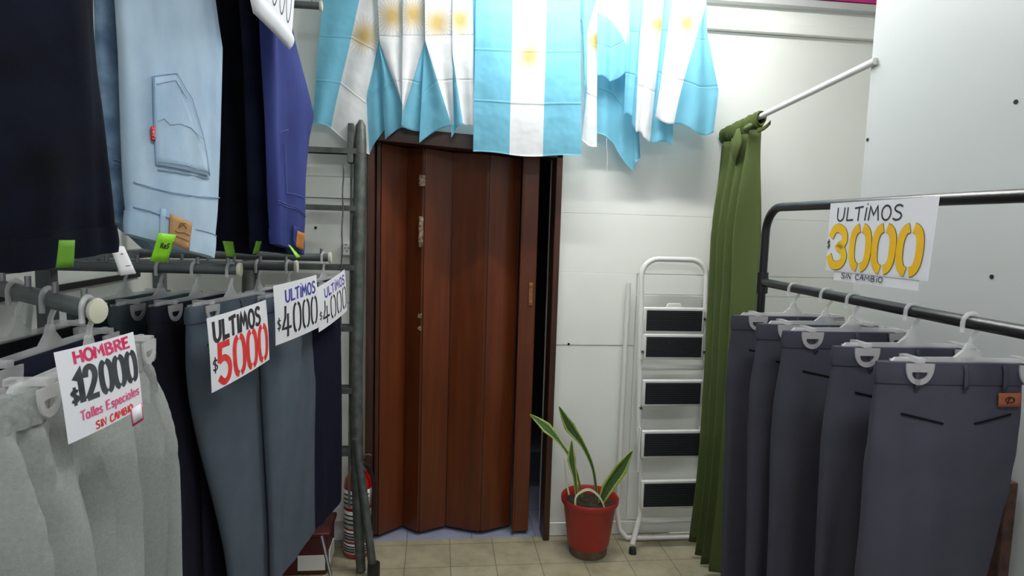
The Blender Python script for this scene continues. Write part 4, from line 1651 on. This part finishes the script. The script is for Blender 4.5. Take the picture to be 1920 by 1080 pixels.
PO = Vector((.765, 2.965, .24))


def leaf(pts, widths, face, name='leaf', m=LEAF):
    """spine in photo pixels with a distance each"""
    sp_ = [P(x, y, Y=Y)-PO for x, y, Y in pts]
    # smooth the spine
    dense, dw = [], []
    n = len(sp_)
    for i in range(n-1):
        p0, p1, p2, p3 = sp_[max(0, i-1)], sp_[i], sp_[i+1], sp_[min(n-1, i+2)]
        for q in range(8):
            t = q/8
            dense.append(.5*((2*p1)+(p2-p0)*t+(2*p0-5*p1+4*p2-p3)*t*t+(3*p1-p0-3*p2+p3)*t**3))
            dw.append(lerp(widths[i], widths[i+1], t))
    dense.append(sp_[-1])
    dw.append(widths[-1])
    face = Vector(face).normalized()
    rows, uv = [], []
    for i, p in enumerate(dense):
        t = (dense[min(i+1, len(dense)-1)]-dense[max(0, i-1)]).normalized()
        s = t.cross(face).normalized()
        row, u_ = [], []
        for k in range(-4, 5):
            row.append(p+s*(dw[i]*k/4)+face*(-.25*dw[i]*(1-(k/4)**2)))
            u_.append(((k+4)/8, i/len(dense)))
        rows.append(row)
        uv.append(u_)
    return MB().grid(rows, uv).build(name, m, plant, solid=.003)


leaf([(1092, 935, 2.93), (1078, 875, 2.93), (1052, 832, 2.94), (1025, 802, 2.95), (994, 777, 2.97)], [.006, .006, .008, .026, .002], (.25, -1, .35))
leaf([(1120, 940, 3.0), (1112, 880, 3.0), (1093, 835, 3.0), (1068, 800, 3.0), (1048, 762, 3.0)], [.006, .007, .012, .027, .002], (-.2, -1, .1))
leaf([(1082, 935, 2.89), (1078, 895, 2.89), (1072, 862, 2.89), (1072, 825, 2.9)], [.006, .010, .022, .001], (.1, -1, .1))
leaf([(1126, 945, 2.90), (1140, 915, 2.90), (1164, 880, 2.90), (1186, 845, 2.91)], [.012, .032, .034, .002], (.1, -1, .2))
leaf([(1079, 952, 2.875), (1081, 930, 2.88), (1103, 918, 2.885), (1124, 932, 2.88), (1135, 957, 2.875)], [.004, .0045, .006, .0045, .003], (0, -1, .2), 'arched_leaf', STEMW)
leaf([(1067, 928, 2.9), (1062, 900, 2.9), (1058, 858, 2.9)], [.004, .003, .001], (0, -1, .1), 'dry_stalk', STEMW)

# ------------------------------------------------------------------ right rack
rr = thing('garment_rack', 'black tubular clothes rack by the white partition panel', 'clothes rack', (1.15, 1.5, 0))
QO = Vector((1.15, 1.5, 0))


def qb(mb, name, m, **k):
    for v in mb.v:
        v -= QO
    return mb.build(name, m, rr, **k)


RB = 1.15
cr = .09
zt = 1.688
ya, yb = 2.155, .52
path = [V3(RB, ya, .03), V3(RB, ya, 1.0)]+[V3(RB, ya-cr+cr*cos(a), zt-cr+cr*sin(a)) for a in [pi/2*q/8 for q in range(9)]]
path += [V3(RB, 1.3, zt)]+[V3(RB, yb+cr-cr*sin(a), zt-cr+cr*cos(a)) for a in [pi/2*q/8 for q in range(9)]]+[V3(RB, yb, 1.0), V3(RB, yb, .03)]
qb(MB().tube(path, .0145, 14), 'hoop_frame', BLACKT)
qb(MB().tube([V3(RB, ya, 1.425), V3(RB, 1.3, 1.42), V3(RB, yb, 1.42)], .0145, 14), 'hanging_bar', BLACKT)
for y in (ya, yb):
    qb(MB().tube([V3(RB, y, 1.385), V3(RB, y, 1.46)], .0195, 14).tube([V3(RB-.005, y-.045, 1.445), V3(RB-.005, y-.045, 1.39)], .003, 6), 'clamp', BLACKT)
    qb(MB().tube([V3(RB-.22, y, .02), V3(RB+.22, y, .02)], .016, 12), 'foot_bar', BLACKT)
GR_ = 'charcoal trousers on the black rack'
GRH = 'clear clip hangers on the black rack'
spots = [(1.945, 'farthest, beside the green curtain'), (1.771, 'second from the green curtain'), (1.648, 'third of five, in the middle of the black rack'), (1.421, 'second nearest on the black rack'), (1.249, 'nearest on the black rack with a rust orange waist patch')]
for i, (y, lab) in enumerate(spots):
    yaw = [-3, -2, -1.5, -2, -3][i]
    make_hanger('clear hanger on the black rack, '+['farthest, beside the curtain', 'second from the curtain', 'middle one', 'second nearest', 'nearest, above the patched trousers'][i], (RB, y, 1.42), radians(yaw), GRH, bar_r=.0145, half=.165, drop=.083)
    wv = (.37, .37, .36, .36, .33)[i]
    cx5 = RB-.205+wv/2+(.005, 0, .01, .01, 0)[i]
    t, fy = make_trousers('charcoal grey trousers '+lab, (cx5, y, 1.329), radians(yaw), wv, 1.15, CHAR, 20+i, 'chino', GR_, hip=1.06, amp=1.6, half=((.03, .05), (.03, .05), (.02, .05), (.03, .05), (-.01, .07))[i])
    if i == 4:
        x0 = .098
        rows = [[V3(x0+.056*a/6, fy(x0+.056*a/6, .058+.03*c/3)-.0045, -.058-.03*c/3) for a in range(7)] for c in range(4)]
        pp = MB().grid(rows).build('waist_patch', COPPER, t, solid=.002)
        pp['label'] = 'rust orange leather patch'
        em = MB()
        em.tube([V3(x0+.028+.012*cos(a)*(1 if cos(a) < 0 else .7), fy(x0+.028, .073)-.0062, -.073+.006*sin(a)) for a in [2*pi*q/12 for q in range(13)]], .0012, 5)
        em.tube([V3(x0+.020, fy(x0+.02, .073)-.0062, -.082), V3(x0+.026, fy(x0+.03, .073)-.0062, -.066)], .0012, 5)
        em.build('patch_emblem', HOLE, t)

# sign hooked over the top bar
SX = 1.128


def yellow_extra(t, S):
    mb = MB()
    mb.grid([[S(lerp(.10, .93, i/6), lerp(-.13, .02, j/2), -.0014) for i in range(7)] for j in range(3)])
    mb.build('lower_paper_strip', PAPER, t, solid=.0006, flat=True)
    mb = MB()
    mb.grid([[S(lerp(.015, .985, i/6), lerp(.02, .66, j/4), .0006) for i in range(7)] for j in range(5)])
    mb.build('glued_paper', PAPER, t, solid=.0004, flat=True)
    w = MB()
    write(w, S, 'SIN CAMBIO', .19, -.085, .44, .07, .0012, off=.0012)
    w.build('footer_lettering', INKB, t, solid=.0003, fix=False)


make_sign('white sign reading ULTIMOS $3000 in yellow hooked over the black rack bar',
          [V3(SX, 1.752, 1.690), V3(SX, 1.345, 1.694), V3(SX-.006, 1.350, 1.500), V3(SX-.006, 1.742, 1.497)],
          [('headline_lettering', INKB, [('ULTjMOS', .09, .735, .66, .19, .0024)]),
           ('price_outline', INKG, [('3000', .03, .085, .93, .545, .0128, dict(off=.0016))]),
           ('price_lettering', INKY, [('3000', .03, .085, .93, .545, .0117, dict(off=.0024))]),
           ('currency_lettering', INKB, [('$', .004, .33, .035, .13, .0016, dict(off=.0024))])],
          extra=yellow_extra, bulge=.0)

# brown board against the partition at the right edge
bb = MB().box((0, 0, .5), (.03, .34, 1.0)).build('speckled_board', BROWNB, bevel=.004, flat=True)
bb.location = (RX-.03, 1.55, .0)
tag(bb, 'brown speckled board leaning by the partition at the right edge', 'board')
